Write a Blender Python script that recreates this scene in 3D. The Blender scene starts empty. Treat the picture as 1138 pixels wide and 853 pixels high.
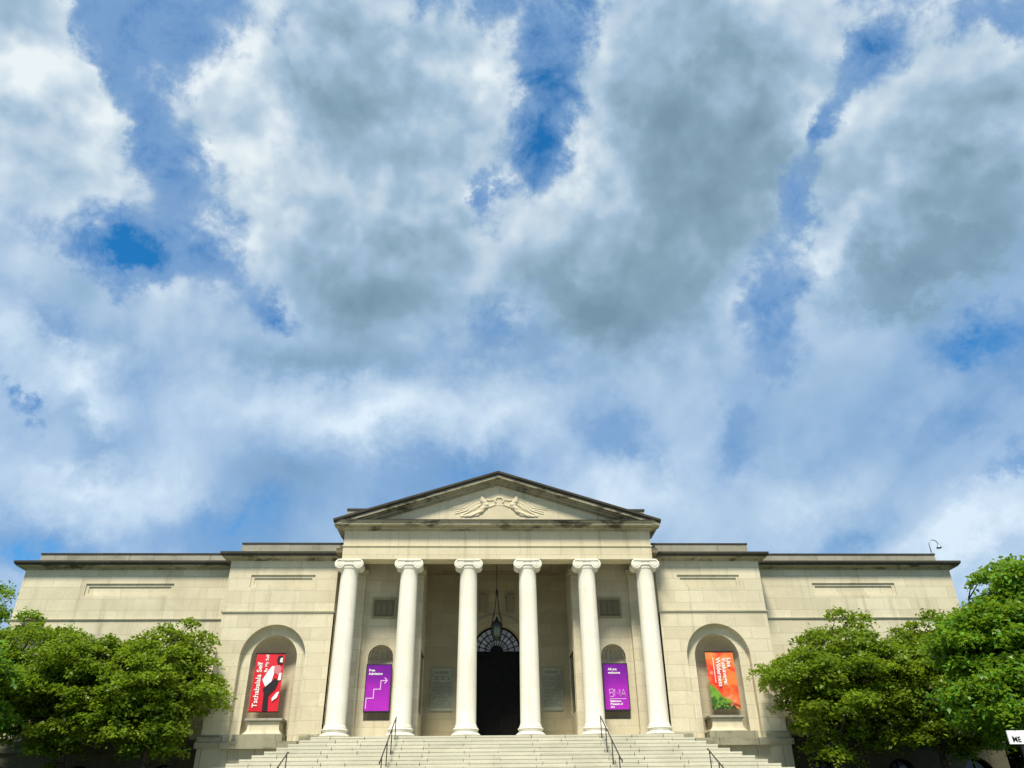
import bpy, bmesh, math, random
import numpy as np
from mathutils import Vector, Matrix

random.seed(7)
SC = bpy.context.scene
COL = SC.collection
ZE = 1.7                      # eye height above the plaza
R = math.radians

# ------------------------------------------------------------------ helpers
def worldloc(o):
    p = Vector((0, 0, 0))
    while o is not None:
        p += o.location
        o = o.parent
    return p

class MB:
    """collects shapes in world coordinates, links them as ONE mesh object"""
    def __init__(self):
        self.v = []; self.f = []; self.smooth = []
    def add(self, verts, faces, smooth=False):
        n = len(self.v)
        self.v.extend([tuple(p) for p in verts])
        self.f.extend([tuple(i + n for i in fc) for fc in faces])
        self.smooth.extend([smooth] * len(faces))
        return self
    def box(self, x0, x1, y0, y1, z0, z1):
        if x0 > x1: x0, x1 = x1, x0
        v = [(x0,y0,z0),(x1,y0,z0),(x1,y1,z0),(x0,y1,z0),(x0,y0,z1),(x1,y0,z1),(x1,y1,z1),(x0,y1,z1)]
        return self.add(v, [(0,3,2,1),(4,5,6,7),(0,1,5,4),(1,2,6,5),(2,3,7,6),(3,0,4,7)])
    def prism_xz(self, poly, y0, y1):
        """polygon in XZ (anticlockwise seen from -Y) extruded from y0 to y1"""
        n = len(poly)
        v = [(x, y0, z) for x, z in poly] + [(x, y1, z) for x, z in poly]
        f = [tuple(range(n)), tuple(range(2*n-1, n-1, -1))]
        f += [(i, i + n, (i+1) % n + n, (i+1) % n) for i in range(n)]
        return self.add(v, f)
    def lathe(self, cx, cy, prof, n=40, smooth=True, cap=True):
        v = []; f = []
        for r, z in prof:
            for k in range(n):
                a = 2*math.pi*k/n
                v.append((cx + r*math.cos(a), cy + r*math.sin(a), z))
        for i in range(len(prof)-1):
            for k in range(n):
                k2 = (k+1) % n
                f.append((i*n+k, i*n+k2, (i+1)*n+k2, (i+1)*n+k))
        if cap:
            f.append(tuple(range(n-1, -1, -1)))
            f.append(tuple(range((len(prof)-1)*n, len(prof)*n)))
        return self.add(v, f, smooth)
    def tube(self, pts, rad, n=8, smooth=True):
        pts = [Vector(p) for p in pts]
        if not hasattr(rad, '__len__'): rad = [rad]*len(pts)
        v = []; f = []
        prev = None
        for i, p in enumerate(pts):
            d = (pts[min(i+1, len(pts)-1)] - pts[max(i-1, 0)])
            if d.length < 1e-9: d = Vector((0,0,1))
            d.normalize()
            if prev is None:
                a = Vector((0,0,1)) if abs(d.z) < .9 else Vector((1,0,0))
                u = d.cross(a).normalized()
            else:
                u = (prev - d*prev.dot(d))
                u = u.normalized() if u.length > 1e-6 else d.orthogonal().normalized()
            prev = u
            w = d.cross(u)
            for k in range(n):
                t = 2*math.pi*k/n
                v.append(p + (u*math.cos(t) + w*math.sin(t))*rad[i])
        for i in range(len(pts)-1):
            for k in range(n):
                k2 = (k+1) % n
                f.append((i*n+k, i*n+k2, (i+1)*n+k2, (i+1)*n+k))
        f.append(tuple(range(n-1, -1, -1)))
        f.append(tuple(range((len(pts)-1)*n, len(pts)*n)))
        return self.add(v, f, smooth)
    def sweep(self, path, prof, side=1):
        """profile [(offset, z)] carried along an XY polyline with mitred corners"""
        P = [Vector((x, y)) for x, y in path]
        v = []; f = []; m = len(prof)
        for i, p in enumerate(P):
            d0 = (P[i]-P[i-1]).normalized() if i > 0 else None
            d1 = (P[i+1]-P[i]).normalized() if i < len(P)-1 else None
            d0 = d0 or d1; d1 = d1 or d0
            n0 = Vector((d0.y, -d0.x))*side; n1 = Vector((d1.y, -d1.x))*side
            nn = (n0+n1).normalized(); nn = nn/max(.2, nn.dot(n0))
            for o, z in prof:
                v.append((p.x+nn.x*o, p.y+nn.y*o, z))
        for i in range(len(P)-1):
            for k in range(m):
                k2 = (k+1) % m
                f.append((i*m+k, i*m+k2, (i+1)*m+k2, (i+1)*m+k))
        f.append(tuple(range(m-1, -1, -1))); f.append(tuple(range((len(P)-1)*m, len(P)*m)))
        return self.add(v, f)
    def wall(self, x0, x1, z0, z1, y, openings=(), depth=.4, edges=True):
        """front face at y with openings [(cx, half, zb, zs, arched)], reveals going back by depth"""
        if x0 > x1: x0, x1 = x1, x0
        cur = x0
        for cx, hw, zb, zs, arched in sorted(openings):
            a, b = cx-hw, cx+hw
            self.quad_xz(cur, a, z0, z1, y)
            if zb > z0 + 1e-4: self.quad_xz(a, b, z0, zb, y)
            if arched:
                n = 28
                top = [(cx-hw*math.cos(math.pi*i/n), zs+hw*math.sin(math.pi*i/n)) for i in range(n+1)]
            else:
                top = [(a, zs), (b, zs)]
            for (xa, za), (xb, zb2) in zip(top[:-1], top[1:]):
                if max(za, zb2) < z1 - 1e-4:
                    self.add([(xa,y,za),(xb,y,zb2),(xb,y,z1),(xa,y,z1)], [(0,1,2,3)])
            ring = [(a, zb)] + top + [(b, zb)]
            for (xa, za), (xb, zb2) in zip(ring, ring[1:] + ring[:1]):
                if abs(xa-xb) + abs(za-zb2) > 1e-6:
                    self.add([(xa,y,za),(xa,y+depth,za),(xb,y+depth,zb2),(xb,y,zb2)], [(0,1,2,3)])
            cur = b
        self.quad_xz(cur, x1, z0, z1, y)
        if edges:
            for xx in (x0, x1):
                self.add([(xx,y,z0),(xx,y+depth,z0),(xx,y+depth,z1),(xx,y,z1)], [(0,1,2,3)])
            self.add([(x0,y,z1),(x1,y,z1),(x1,y+depth,z1),(x0,y+depth,z1)], [(0,1,2,3)])
        return self
    def quad_xz(self, xa, xb, za, zb, y):
        if xb - xa < 1e-5: return self
        return self.add([(xa,y,za),(xb,y,za),(xb,y,zb),(xa,y,zb)], [(0,1,2,3)])
    def build(self, name, mat, parent=None, loc=None):
        me = bpy.data.meshes.new(name)
        o = bpy.data.objects.new(name, me)
        COL.objects.link(o)
        if parent is not None: o.parent = parent
        if loc is not None: o.location = loc
        P = worldloc(o)
        me.from_pydata([(x-P.x, y-P.y, z-P.z) for x, y, z in self.v], [], self.f)
        me.polygons.foreach_set('use_smooth', self.smooth)
        me.materials.append(mat)
        me.update()
        return o

def tag(o, label=None, cat=None, group=None, kind=None):
    if label: o['label'] = label
    if cat: o['category'] = cat
    if group: o['group'] = group
    if kind: o['kind'] = kind
    return o

def empty(name, loc, label, cat, group=None):
    o = bpy.data.objects.new(name, None)
    o.empty_display_size = .3
    COL.objects.link(o); o.location = loc
    return tag(o, label, cat, group)

def text_mesh(s, size, mat, parent, name, origin, rot=0.0, align='LEFT', bold=.0, ext=.004, space=1.0):
    """raised lettering in the XZ plane facing -Y; rot turns it in that plane"""
    cu = bpy.data.curves.new(name, 'FONT')
    cu.body = s; cu.size = size; cu.align_x = align; cu.extrude = ext; cu.offset = bold; cu.space_character = space
    cu.resolution_u = 3
    ob = bpy.data.objects.new(name + '_curve', cu)
    COL.objects.link(ob)
    dg = bpy.context.evaluated_depsgraph_get()
    me = bpy.data.meshes.new_from_object(ob.evaluated_get(dg))
    bpy.data.objects.remove(ob); bpy.data.curves.remove(cu)
    M = Matrix.Rotation(R(90), 4, 'X')
    M = Matrix.Translation(origin) @ Matrix.Rotation(rot, 4, 'Y') @ M
    o = bpy.data.objects.new(name, me); COL.objects.link(o); o.parent = parent
    P = worldloc(o)
    me.transform(Matrix.Translation(-P) @ M)
    me.materials.clear(); me.materials.append(mat)
    return o

# ------------------------------------------------------------------ materials
def new_mat(name):
    m = bpy.data.materials.new(name); m.use_nodes = True
    nt = m.node_tree
    for n in list(nt.nodes):
        if n.type not in ('BSDF_PRINCIPLED', 'OUTPUT_MATERIAL'): nt.nodes.remove(n)
    b = next(n for n in nt.nodes if n.type == 'BSDF_PRINCIPLED')
    return m, nt, b

def N(nt, typ, **kw):
    n = nt.nodes.new(typ)
    for k, v in kw.items(): setattr(n, k, v)
    return n

def mathn(nt, op, a, b=None, c=None, clamp=False):
    n = N(nt, 'ShaderNodeMath', operation=op, use_clamp=clamp)
    for i, x in enumerate((a, b, c)):
        if x is None: continue
        if isinstance(x, (int, float)): n.inputs[i].default_value = x
        else: nt.links.new(x, n.inputs[i])
    return n.outputs[0]

def mix(nt, fac, a, b, mode='MIX'):
    n = N(nt, 'ShaderNodeMix', data_type='RGBA', blend_type=mode)
    for sock, x in ((n.inputs[0], fac), (n.inputs[6], a), (n.inputs[7], b)):
        if isinstance(x, (int, float)): sock.default_value = x
        elif isinstance(x, tuple): sock.default_value = (*x, 1)
        else: nt.links.new(x, sock)
    return n.outputs[2]

def noise(nt, vec, scale, detail=6, rough=.55, dist=0.0):
    n = N(nt, 'ShaderNodeTexNoise')
    n.inputs['Scale'].default_value = scale; n.inputs['Detail'].default_value = detail
    n.inputs['Roughness'].default_value = rough; n.inputs['Distortion'].default_value = dist
    if vec is not None: nt.links.new(vec, n.inputs['Vector'])
    return n.outputs['Fac']

def maprange(nt, x, a, b, c=0.0, d=1.0, smooth=True):
    n = N(nt, 'ShaderNodeMapRange', interpolation_type='SMOOTHSTEP' if smooth else 'LINEAR')
    nt.links.new(x, n.inputs[0])
    for i, v in enumerate((a, b, c, d)): n.inputs[i+1].default_value = v
    return n.outputs[0]

def scaled(nt, vec, s):
    n = N(nt, 'ShaderNodeVectorMath', operation='MULTIPLY')
    nt.links.new(vec, n.inputs[0]); n.inputs[1].default_value = s
    return n.outputs[0]

def stone(name, base, joints=(1.35, .62), mortar=.012, jdark=.72, var=.10, streak=.22, blotch=.16, grime=(.09,.085,.06), rough=.85, zoff=0.0, grain=.5, blackblotch=0.0, island=0.0):
    m, nt, b = new_mat(name)
    pos = N(nt, 'ShaderNodeNewGeometry').outputs['Position']
    sep = N(nt, 'ShaderNodeSeparateXYZ'); nt.links.new(pos, sep.inputs[0])
    xy = mathn(nt, 'ADD', sep.outputs[0], sep.outputs[1])
    col = base
    cmb = N(nt, 'ShaderNodeCombineXYZ'); nt.links.new(xy, cmb.inputs[0])
    nt.links.new(mathn(nt, 'ADD', sep.outputs[2], zoff), cmb.inputs[1])
    mort = None
    if joints:
        br = N(nt, 'ShaderNodeTexBrick')
        br.inputs['Scale'].default_value = 1; br.inputs['Brick Width'].default_value = joints[0]; br.inputs['Row Height'].default_value = joints[1]
        br.inputs['Mortar Size'].default_value = mortar; br.inputs['Mortar Smooth'].default_value = .3; br.inputs['Bias'].default_value = 0
        br.inputs['Color1'].default_value = (*[c*(1+var) for c in base], 1)
        br.inputs['Color2'].default_value = (*[c*(1-var)*w for c, w in zip(base, (1.0, .985, .95))], 1)
        br.inputs['Mortar'].default_value = (*[c*jdark for c in base], 1)
        nt.links.new(cmb.outputs[0], br.inputs['Vector'])
        col = br.outputs['Color']; mort = br.outputs['Fac']
    # broad mottling
    n1 = noise(nt, pos, .55, 7, .6, .4)
    col = mix(nt, maprange(nt, n1, .42, .72, 0, blotch), col, tuple(c*.62*w for c, w in zip(base, (1, .98, .88))))
    # pale patches
    n1b = noise(nt, scaled(nt, pos, (1, 1, 1.7)), 1.3, 5, .55)
    col = mix(nt, maprange(nt, n1b, .55, .75, 0, blotch), col, tuple(min(.85, c*1.18) for c in base))
    # run-down streaks
    n2 = noise(nt, scaled(nt, pos, (2.6, 2.6, .16)), 1.0, 6, .62)
    col = mix(nt, maprange(nt, n2, .52, .80, 0, streak), col, grime)
    if blackblotch:
        n4 = noise(nt, scaled(nt, pos, (.8, .8, 2.2)), 1.1, 7, .62)
        col = mix(nt, maprange(nt, n4, .50, .66, 0, blackblotch), col, (.035, .032, .022))
    # fine grain
    n3 = noise(nt, pos, 9, 6, .7)
    col = mix(nt, mathn(nt, 'MULTIPLY', maprange(nt, n3, .35, .75, 0, 1), .22*grain*2), col, tuple(c*.6 for c in base))
    if island:
        ri = N(nt, 'ShaderNodeNewGeometry').outputs['Random Per Island']
        col = mix(nt, maprange(nt, ri, 0, 1, 0, 1, False), mix(nt, island, col, (.30, .30, .25)), mix(nt, island*.6, col, (.70, .66, .52)))
    nt.links.new(col, b.inputs['Base Color'])
    b.inputs['Roughness'].default_value = rough
    b.inputs['Specular IOR Level'].default_value = .25
    bp = N(nt, 'ShaderNodeBump'); bp.inputs['Strength'].default_value = .35; bp.inputs['Distance'].default_value = .012
    h = n3
    if mort is not None: h = mathn(nt, 'SUBTRACT', mathn(nt, 'MULTIPLY', n3, .5), mort)
    nt.links.new(h, bp.inputs['Height']); nt.links.new(bp.outputs[0], b.inputs['Normal'])
    return m

def plain(name, col, rough=.5, metal=0.0, spec=.4, nscale=0, namp=.25):
    m, nt, b = new_mat(name)
    b.inputs['Base Color'].default_value = (*col, 1)
    b.inputs['Roughness'].default_value = rough; b.inputs['Metallic'].default_value = metal
    b.inputs['Specular IOR Level'].default_value = spec
    if nscale:
        pos = N(nt, 'ShaderNodeNewGeometry').outputs['Position']
        n = noise(nt, pos, nscale, 5, .6)
        nt.links.new(mix(nt, maprange(nt, n, .35, .7, 0, 1), tuple(c*(1-namp) for c in col), tuple(c*(1+namp) for c in col)), b.inputs['Base Color'])
    return m

WALLC = (.61, .555, .405)
M = {}
M['wall'] = stone('limestone_ashlar', WALLC, joints=(1.5, .62), mortar=.012, jdark=.70, var=.10, streak=.40, blotch=.34, zoff=-.04)
M['ent'] = stone('limestone_entablature', (.62, .555, .39), joints=(2.1, 3.0), mortar=.012, jdark=.7, var=.05, streak=.42, blotch=.28, zoff=1.1)
M['trim'] = stone('limestone_trim', (.54, .50, .37), joints=(1.9, 9.0), mortar=.012, jdark=.6, var=.05, streak=.35, blotch=.3)
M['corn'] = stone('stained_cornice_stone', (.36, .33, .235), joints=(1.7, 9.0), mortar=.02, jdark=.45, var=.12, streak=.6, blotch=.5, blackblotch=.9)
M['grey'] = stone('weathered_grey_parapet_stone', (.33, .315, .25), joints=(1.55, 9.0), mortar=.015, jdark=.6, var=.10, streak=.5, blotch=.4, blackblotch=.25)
M['lead'] = stone('blackened_lead_edge', (.050, .046, .034), joints=(1.7, 9.0), mortar=.02, jdark=1.9, var=.2, streak=.2, blotch=.3)
M['coltop'] = M['col'] = stone('pale_column_stone', (.79, .76, .65), joints=(40, 1.56), mortar=.008, jdark=.84, var=.02, streak=.30, blotch=.24, zoff=.3, grain=.35, rough=.7)
M['step'] = stone('grey_white_step_stone', (.56, .54, .42), joints=None, streak=.14, blotch=.45, grain=.8, grime=(.14,.135,.10), island=.30)
M['base'] = stone('mossy_base_stone', (.30, .29, .205), joints=(1.9, 9.0), mortar=.02, jdark=.45, var=.12, streak=.5, blotch=.5, blackblotch=.45)
M['podium'] = stone('podium_stone', (.37, .355, .265), joints=(1.25, 1.5), mortar=.02, jdark=.5, var=.08, streak=.35, blotch=.35, zoff=.62)
M['basement'] = stone('shaded_basement_stone', (.10, .094, .062), joints=(1.25, 1.5), mortar=.02, jdark=.5, var=.1, streak=.5, blotch=.5, zoff=.62, blackblotch=.4)  # podium stone with the shade under the trees put into its colour
M['basedark'] = stone('stained_shaded_base_stone', (.085, .08, .06), joints=(1.9, 9.0), mortar=.02, jdark=.5, var=.15, streak=.5, blotch=.5, blackblotch=.6)  # black staining, deepened by tree shade put into the colour
M['bay'] = stone('side_bay_stone', tuple(c*.93 for c in WALLC), joints=(1.2, .60), mortar=.010, jdark=.75, var=.09, streak=.20, blotch=.35)
M['porch'] = stone('shaded_porch_stone', (.32, .285, .18), joints=(1.2, .60), mortar=.010, jdark=.75, var=.09, streak=.20, blotch=.35)  # bay stone again, the vestibule's shade put into its colour
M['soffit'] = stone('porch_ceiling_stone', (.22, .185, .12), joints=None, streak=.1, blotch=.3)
M['panel'] = stone('dark_carved_panel', (.19, .165, .105), joints=None, streak=.2, blotch=.4)
M['black'] = plain('black_painted_metal', (.012, .012, .014), .4, .0, .5)
M['bronze'] = plain('dark_bronze', (.004, .0036, .003), .6, 0, .12, 6, .4)  # near black: the dark of the unlit doorway is put into this colour
M['copper'] = plain('green_copper', (.022, .032, .024), .55, .2, .4, 9, .4)
M['glassdark'] = plain('dark_window_glass', (.008, .009, .010), .08, 0, .5)
M['pane'] = plain('light_toned_pane', (.34, .34, .36), .25, 0, .5, 3, .3)  # the light seen in the fanlight is put into this grey
M['lampglass'] = plain('lantern_glass', (.10, .14, .11), .1, 0, .5)
M['steel'] = plain('galvanised_steel', (.35, .37, .38), .4, .6, .5, 8, .2)
M['white'] = plain('white_vinyl', (.80, .80, .78), .5)
M['whitesign'] = plain('white_sign_board', (.86, .86, .85), .5)
M['plaque'] = stone('greenish_marble_tablet', (.28, .30, .225), joints=None, streak=.1, blotch=.3)
M['engrave'] = plain('engraved_lines', (.13, .145, .105), .8)
M['red'] = plain('red_vinyl', (.62, .012, .028), .5, 0, .35, 2, .06)
M['pink'] = plain('rose_vinyl', (.55, .17, .19), .5)
M['inkblack'] = plain('black_ink', (.012, .01, .012), .5)
M['lilac'] = plain('lilac_ink', (.72, .45, .75), .5)
M['bark'] = plain('bark', (.055, .045, .034), .9, 0, .2, 7, .45)

def grad_mat(name, c_low, c_high, z0, z1, blot=None):
    m, nt, b = new_mat(name)
    pos = N(nt, 'ShaderNodeNewGeometry').outputs['Position']
    sep = N(nt, 'ShaderNodeSeparateXYZ'); nt.links.new(pos, sep.inputs[0])
    n = noise(nt, pos, 1.1, 4, .5)
    t = mathn(nt, 'ADD', maprange(nt, sep.outputs[2], z0, z1, 0, 1, False), mathn(nt, 'MULTIPLY', mathn(nt, 'SUBTRACT', n, .5), .8), clamp=True)
    col = mix(nt, t, c_low, c_high)
    nt.links.new(col, b.inputs['Base Color']); b.inputs['Roughness'].default_value = .45
    b.inputs['Specular IOR Level'].default_value = .3
    return m
M['purple'] = grad_mat('violet_print', (.43, .02, .50), (.13, .003, .26), 4.97+ZE, 7.2+ZE)

def orange_mat():
    m, nt, b = new_mat('orange_print')
    pos = N(nt, 'ShaderNodeNewGeometry').outputs['Position']
    sep = N(nt, 'ShaderNodeSeparateXYZ'); nt.links.new(pos, sep.inputs[0])
    n = noise(nt, pos, 1.5, 4, .55, .6)
    n2 = noise(nt, pos, 4.5, 5, .6, .8)
    col = mix(nt, maprange(nt, n, .38, .62), (.70, .045, .022), (.74, .20, .045))
    n5 = noise(nt, pos, 2.6, 3, .5)
    col = mix(nt, maprange(nt, n5, .6, .72, 0, .7), col, (.74, .36, .22))
    # green plants low on the side nearer the entrance
    h = mathn(nt, 'ADD', mathn(nt, 'MULTIPLY', mathn(nt, 'SUBTRACT', sep.outputs[0], 10.6), -1.05), mathn(nt, 'SUBTRACT', 6.30+ZE, sep.outputs[2]))
    h = mathn(nt, 'ADD', h, mathn(nt, 'MULTIPLY', mathn(nt, 'SUBTRACT', n2, .5), 1.6))
    g = mix(nt, maprange(nt, n2, .4, .6), (.02, .09, .018), (.16, .34, .03))
    col = mix(nt, maprange(nt, h, -.06, .14), col, g)
    n6 = noise(nt, pos, 7, 3, .5)
    d = mathn(nt, 'MULTIPLY', maprange(nt, sep.outputs[2], 5.35+ZE, 5.15+ZE), maprange(nt, n6, .42, .56))
    col = mix(nt, d, col, (.03, .035, .02))
    nt.links.new(col, b.inputs['Base Color']); b.inputs['Roughness'].default_value = .5
    b.inputs['Specular IOR Level'].default_value = .3
    return m
M['orange'] = orange_mat()

def leaf_mat(name, c1, c2, trans=.36):
    m, nt, b = new_mat(name)
    at = N(nt, 'ShaderNodeAttribute', attribute_name='leaf_tint')
    pos = N(nt, 'ShaderNodeNewGeometry').outputs['Position']
    n = noise(nt, pos, .7, 3, .5)
    t = mathn(nt, 'ADD', mathn(nt, 'MULTIPLY', at.outputs['Fac'], .7), mathn(nt, 'MULTIPLY', maprange(nt, n, .35, .65), .3))
    col = mix(nt, t, c1, c2)
    nt.links.new(col, b.inputs['Base Color'])
    b.inputs['Roughness'].default_value = .42; b.inputs['Specular IOR Level'].default_value = .35
    tr = N(nt, 'ShaderNodeBsdfTranslucent')
    nt.links.new(mix(nt, .6, col, (.46, .62, .03)), tr.inputs['Color'])
    ms = N(nt, 'ShaderNodeMixShader'); ms.inputs[0].default_value = trans
    nt.links.new(b.outputs[0], ms.inputs[1]); nt.links.new(tr.outputs[0], ms.inputs[2])
    out = next(x for x in nt.nodes if x.type == 'OUTPUT_MATERIAL')
    nt.links.new(ms.outputs[0], out.inputs['Surface'])
    return m
M['leaf_olive'] = leaf_mat('olive_green_leaf', (.038, .100, .008), (.250, .365, .026))
M['leaf_bright'] = leaf_mat('bright_green_leaf', (.028, .108, .008), (.185, .400, .032))
M['leaf_dark'] = leaf_mat('dark_green_leaf', (.022, .050, .012), (.05, .085, .02))

def ground_mat(name, c1, c2, sc):
    m, nt, b = new_mat(name)
    pos = N(nt, 'ShaderNodeNewGeometry').outputs['Position']
    n = noise(nt, pos, sc, 8, .65)
    nt.links.new(mix(nt, maprange(nt, n, .35, .65), c1, c2), b.inputs['Base Color'])
    b.inputs['Roughness'].default_value = .9
    bp = N(nt, 'ShaderNodeBump'); bp.inputs['Strength'].default_value = .4
    nt.links.new(n, bp.inputs['Height']); nt.links.new(bp.outputs[0], b.inputs['Normal'])
    return m
M['lawn'] = ground_mat('mown_lawn', (.035, .060, .014), (.07, .095, .025), 3)
M['paving'] = ground_mat('pale_paving', (.30, .29, .25), (.40, .385, .33), 1.2)
M['asphalt'] = ground_mat('asphalt', (.045, .045, .047), (.06, .06, .06), 5)

# ------------------------------------------------------------------ setting
ZT = 1.13 + ZE          # terrace level
ZP = 3.65 + ZE          # porch floor
YF = 38.30              # front edge of the porch floor
RISE, TREAD, STREAD, NST = .18, .42, .39, 14

mb = MB(); mb.add([(-600,-300,0),(600,-300,0),(600,900,0),(-600,900,0)], [(0,1,2,3)])
tag(mb.build('ground', M['lawn']), kind='structure')
mb = MB(); mb.add([(-60,-14,.004),(60,-14,.004),(60,17,.004),(-60,17,.004)], [(0,1,2,3)])
tag(mb.build('plaza', M['paving']), kind='structure')
mb = MB()       # grassy terrace on which the building stands
mb.add([(-70,22,.0),(70,22,.0),(64,29.4,ZT),(-64,29.4,ZT),(64,95,ZT),(-64,95,ZT),(70,100,0),(-70,100,0)],
       [(0,1,2,3),(3,2,4,5),(5,4,6,7),(1,6,4,2),(0,3,5,7)])
tag(mb.build('terrace', M['lawn']), kind='structure')
mb = MB(); mb.box(-14.2, 14.2, 29.5, 33, ZT-.02, ZT+.012)
tag(mb.build('landing', M['paving']), kind='structure')
mb = MB()
nl = 16
for k in range(nl):
    mb.box(-10, 10, 23.6+k*.37, 29.6, k*(ZT/nl), (k+1)*(ZT/nl) + (0.008 if k == nl-1 else 0))
tag(mb.build('lower_steps', M['step']), kind='structure')

# the wide stepped pyramid of the entrance, laid stone by stone
mb = MB()
rs = random.Random(3)
for k in range(NST+1):
    zt = ZP - k*RISE; zb = zt - RISE + .001
    hx = 8.5 + k*STREAD; yf = YF - k*TREAD
    yb = 40.05 if k else 38.95
    mb.box(-hx+.28, hx-.28, yf+.30, yb-.002*k, zb-.05, zt-.006)
    # front row
    x = -hx; first = True
    seam = (.0, .28)[k % 2]
    edges = [-hx]
    for q in range(-8, 9):
        e = q*1.52*1.0 + seam*(1 if q % 2 else -1)
        if q % 2 == 0 and rs.random() < .35: continue
        if -hx+.6 < e < hx-.6: edges.append(e + rs.uniform(-.05, .05))
    edges.append(hx)
    for a, b in zip(edges[:-1], edges[1:]):
        dz = rs.uniform(-.012, 0); dy = rs.uniform(-.008, .012)
        g = rs.uniform(.007, .020)
        mb.box(a+g, b-g, yf+dy, yf+.34, zb+.10, zt+dz)
        mb.box(a+g, b-g, yf+dy+.014, yf+.34, zb, zb+.0995)
    # side rows
    for s in (-1, 1):
        y = yf + .344
        while y < yb - .2:
            y2 = min(yb, y + rs.uniform(1.3, 2.1))
            if yb - y2 < .5: y2 = yb
            dz = rs.uniform(-.012, 0); dx = rs.uniform(-.008, .01)
            mb.box(s*(hx-dx), s*(hx-.33), y+.008, y2-.008, zb+.10, zt+dz)
            mb.box(s*(hx-dx-.014), s*(hx-.33), y+.008, y2-.008, zb, zb+.0995)
            y = y2
tag(mb.build('entrance_steps', M['step']), kind='structure')

# ------------------------------------------------------------------ the museum
BL = Vector((0, 43, ZT))
bld = empty('museum_building', BL, 'pale limestone neoclassical museum with six column portico, pediment and low blank wings', 'building')

def cornice_parts(path, zb, parent, side):
    """zb = underside of the cornice"""
    c = MB()
    c.sweep(path, [(-.2,zb),(.07,zb),(.09,zb+.07),(.22,zb+.12),(.26,zb+.10),(.38,zb+.12),(.38,zb+.165),(-.2,zb+.165)], side)
    c.build('cornice', M['corn'], parent)
    c = MB()
    c.sweep(path, [(-.3,zb+.1652),(.42,zb+.1652),(.50,zb+.27),(.50,zb+.375),(-.3,zb+.41)], side)
    c.build('gutter_edge', M['lead'], parent)

def blind_panel(parent, cx, hw, zb, zt, y, inner=.16):
    """two-step sunk panel standing inside a wall opening of the same size"""
    p = MB()
    p.wall(cx-hw, cx+hw, zb, zt, y+.07, [(cx, hw-inner, zb+inner*.9, zt-inner*.9, False)], .06, edges=False)
    p.quad_xz(cx-hw+inner, cx+hw-inner, zb+inner*.9, zt-inner*.9, y+.13)
    return p.build('blind_panel', M['wall'], parent)

def basement_window(parent, cx, y):
    w = MB(); zs = 2.02+ZE; hw = .76
    n = 20
    arc = [(cx-hw*math.cos(math.pi*i/n), zs+hw*math.sin(math.pi*i/n)) for i in range(n+1)]
    w.add([(x, y, z) for x, z in [(cx-hw, ZT-.05)] + arc + [(cx+hw, ZT-.05)]], [tuple(range(n+3))])
    o = w.build('basement_window', M['glassdark'], parent)
    fr = MB()
    fr.tube([(x, y-.03, z) for x, z in [(cx-hw+.03, ZT)] + [(cx+(x-cx)*.96, zs+(z-zs)*.96) for x, z in arc] + [(cx+hw-.03, ZT)]], .035, 6)
    fr.box(cx-.025, cx+.025, y-.05, y-.008, ZT, zs+hw-.04); fr.box(cx-hw+.03, cx+hw-.03, y-.047, y-.011, zs-.02, zs+.03)
    fr.build('frame', M['bronze'], o)
    return o

WY = 41.80
for s in (-1, 1):
    xi, xo = 13.9*s, 25.42*s
    lo, hi = min(xi, xo), max(xi, xo)
    zs_ = 9.62+ZE; zc = 12.32+ZE; zb0, zb1 = 3.30+ZE, 3.90+ZE
    w = MB()
    w.wall(lo, hi, zb0+.01, zs_+.05, WY, [], .5)
    pc = -19.7 if s < 0 else 19.75
    w.wall(lo, hi, zs_+.05, zc+.2, WY, [(pc, 2.32, 10.92+ZE, 11.57+ZE, False)], .07, edges=False)
    for xx in (lo, hi):
        w.add([(xx,WY,zs_+.05),(xx,WY+.5,zs_+.05),(xx,WY+.5,zc+.2),(xx,WY,zc+.2)], [(0,1,2,3)])
    w.box(lo, hi, WY+.5, 72, ZT-.2, zc+.18)
    wing = w.build('wing_wall', M['wall'], bld)
    p = MB(); wins = [16.05*s, 20.0*s, 23.9*s]
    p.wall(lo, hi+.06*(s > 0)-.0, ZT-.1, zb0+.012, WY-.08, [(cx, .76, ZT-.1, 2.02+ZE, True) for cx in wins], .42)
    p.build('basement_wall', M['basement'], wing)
    for cx in wins: basement_window(wing, cx, WY+.30)
    blind_panel(wing, pc, 2.32, 10.92+ZE, 11.57+ZE, WY)
    path = [(xi, WY), (xo, WY), (xo, 71)]
    sd = 1 if s > 0 else -1
    cornice_parts(path, zc, wing, sd)
    t = MB(); t.sweep(path, [(-.1,zs_),(.05,zs_),(.075,zs_+.05),(.075,zs_+.085),(-.1,zs_+.12)], sd); t.build('string_course', M['trim'], wing)
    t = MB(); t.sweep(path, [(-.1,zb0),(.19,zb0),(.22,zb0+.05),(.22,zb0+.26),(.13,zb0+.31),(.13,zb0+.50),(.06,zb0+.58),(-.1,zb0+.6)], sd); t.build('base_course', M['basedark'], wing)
    t = MB(); po = 25.1*s
    t.sweep([(13.0*s, 42.25), (po, 42.25), (po, 70)], [(-.35,zc+.30),(.0,zc+.30),(.0,13.30+ZE),(-.35,13.30+ZE)], sd)
    t.build('parapet', M['grey'], wing)
    t = MB(); t.sweep([(13.0*s, 42.25), (po, 42.25), (po, 70)], [(-.38,13.301+ZE),(.035,13.301+ZE),(.035,13.385+ZE),(-.38,13.40+ZE)], sd)
    t.build('coping', M['lead'], wing)

# roofs, flat, behind the parapets
t = MB(); t.box(-25.0, 25.0, 42.75, 70, 12.6+ZE, 12.95+ZE); t.build('flat_roof', M['lead'], bld)

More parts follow.
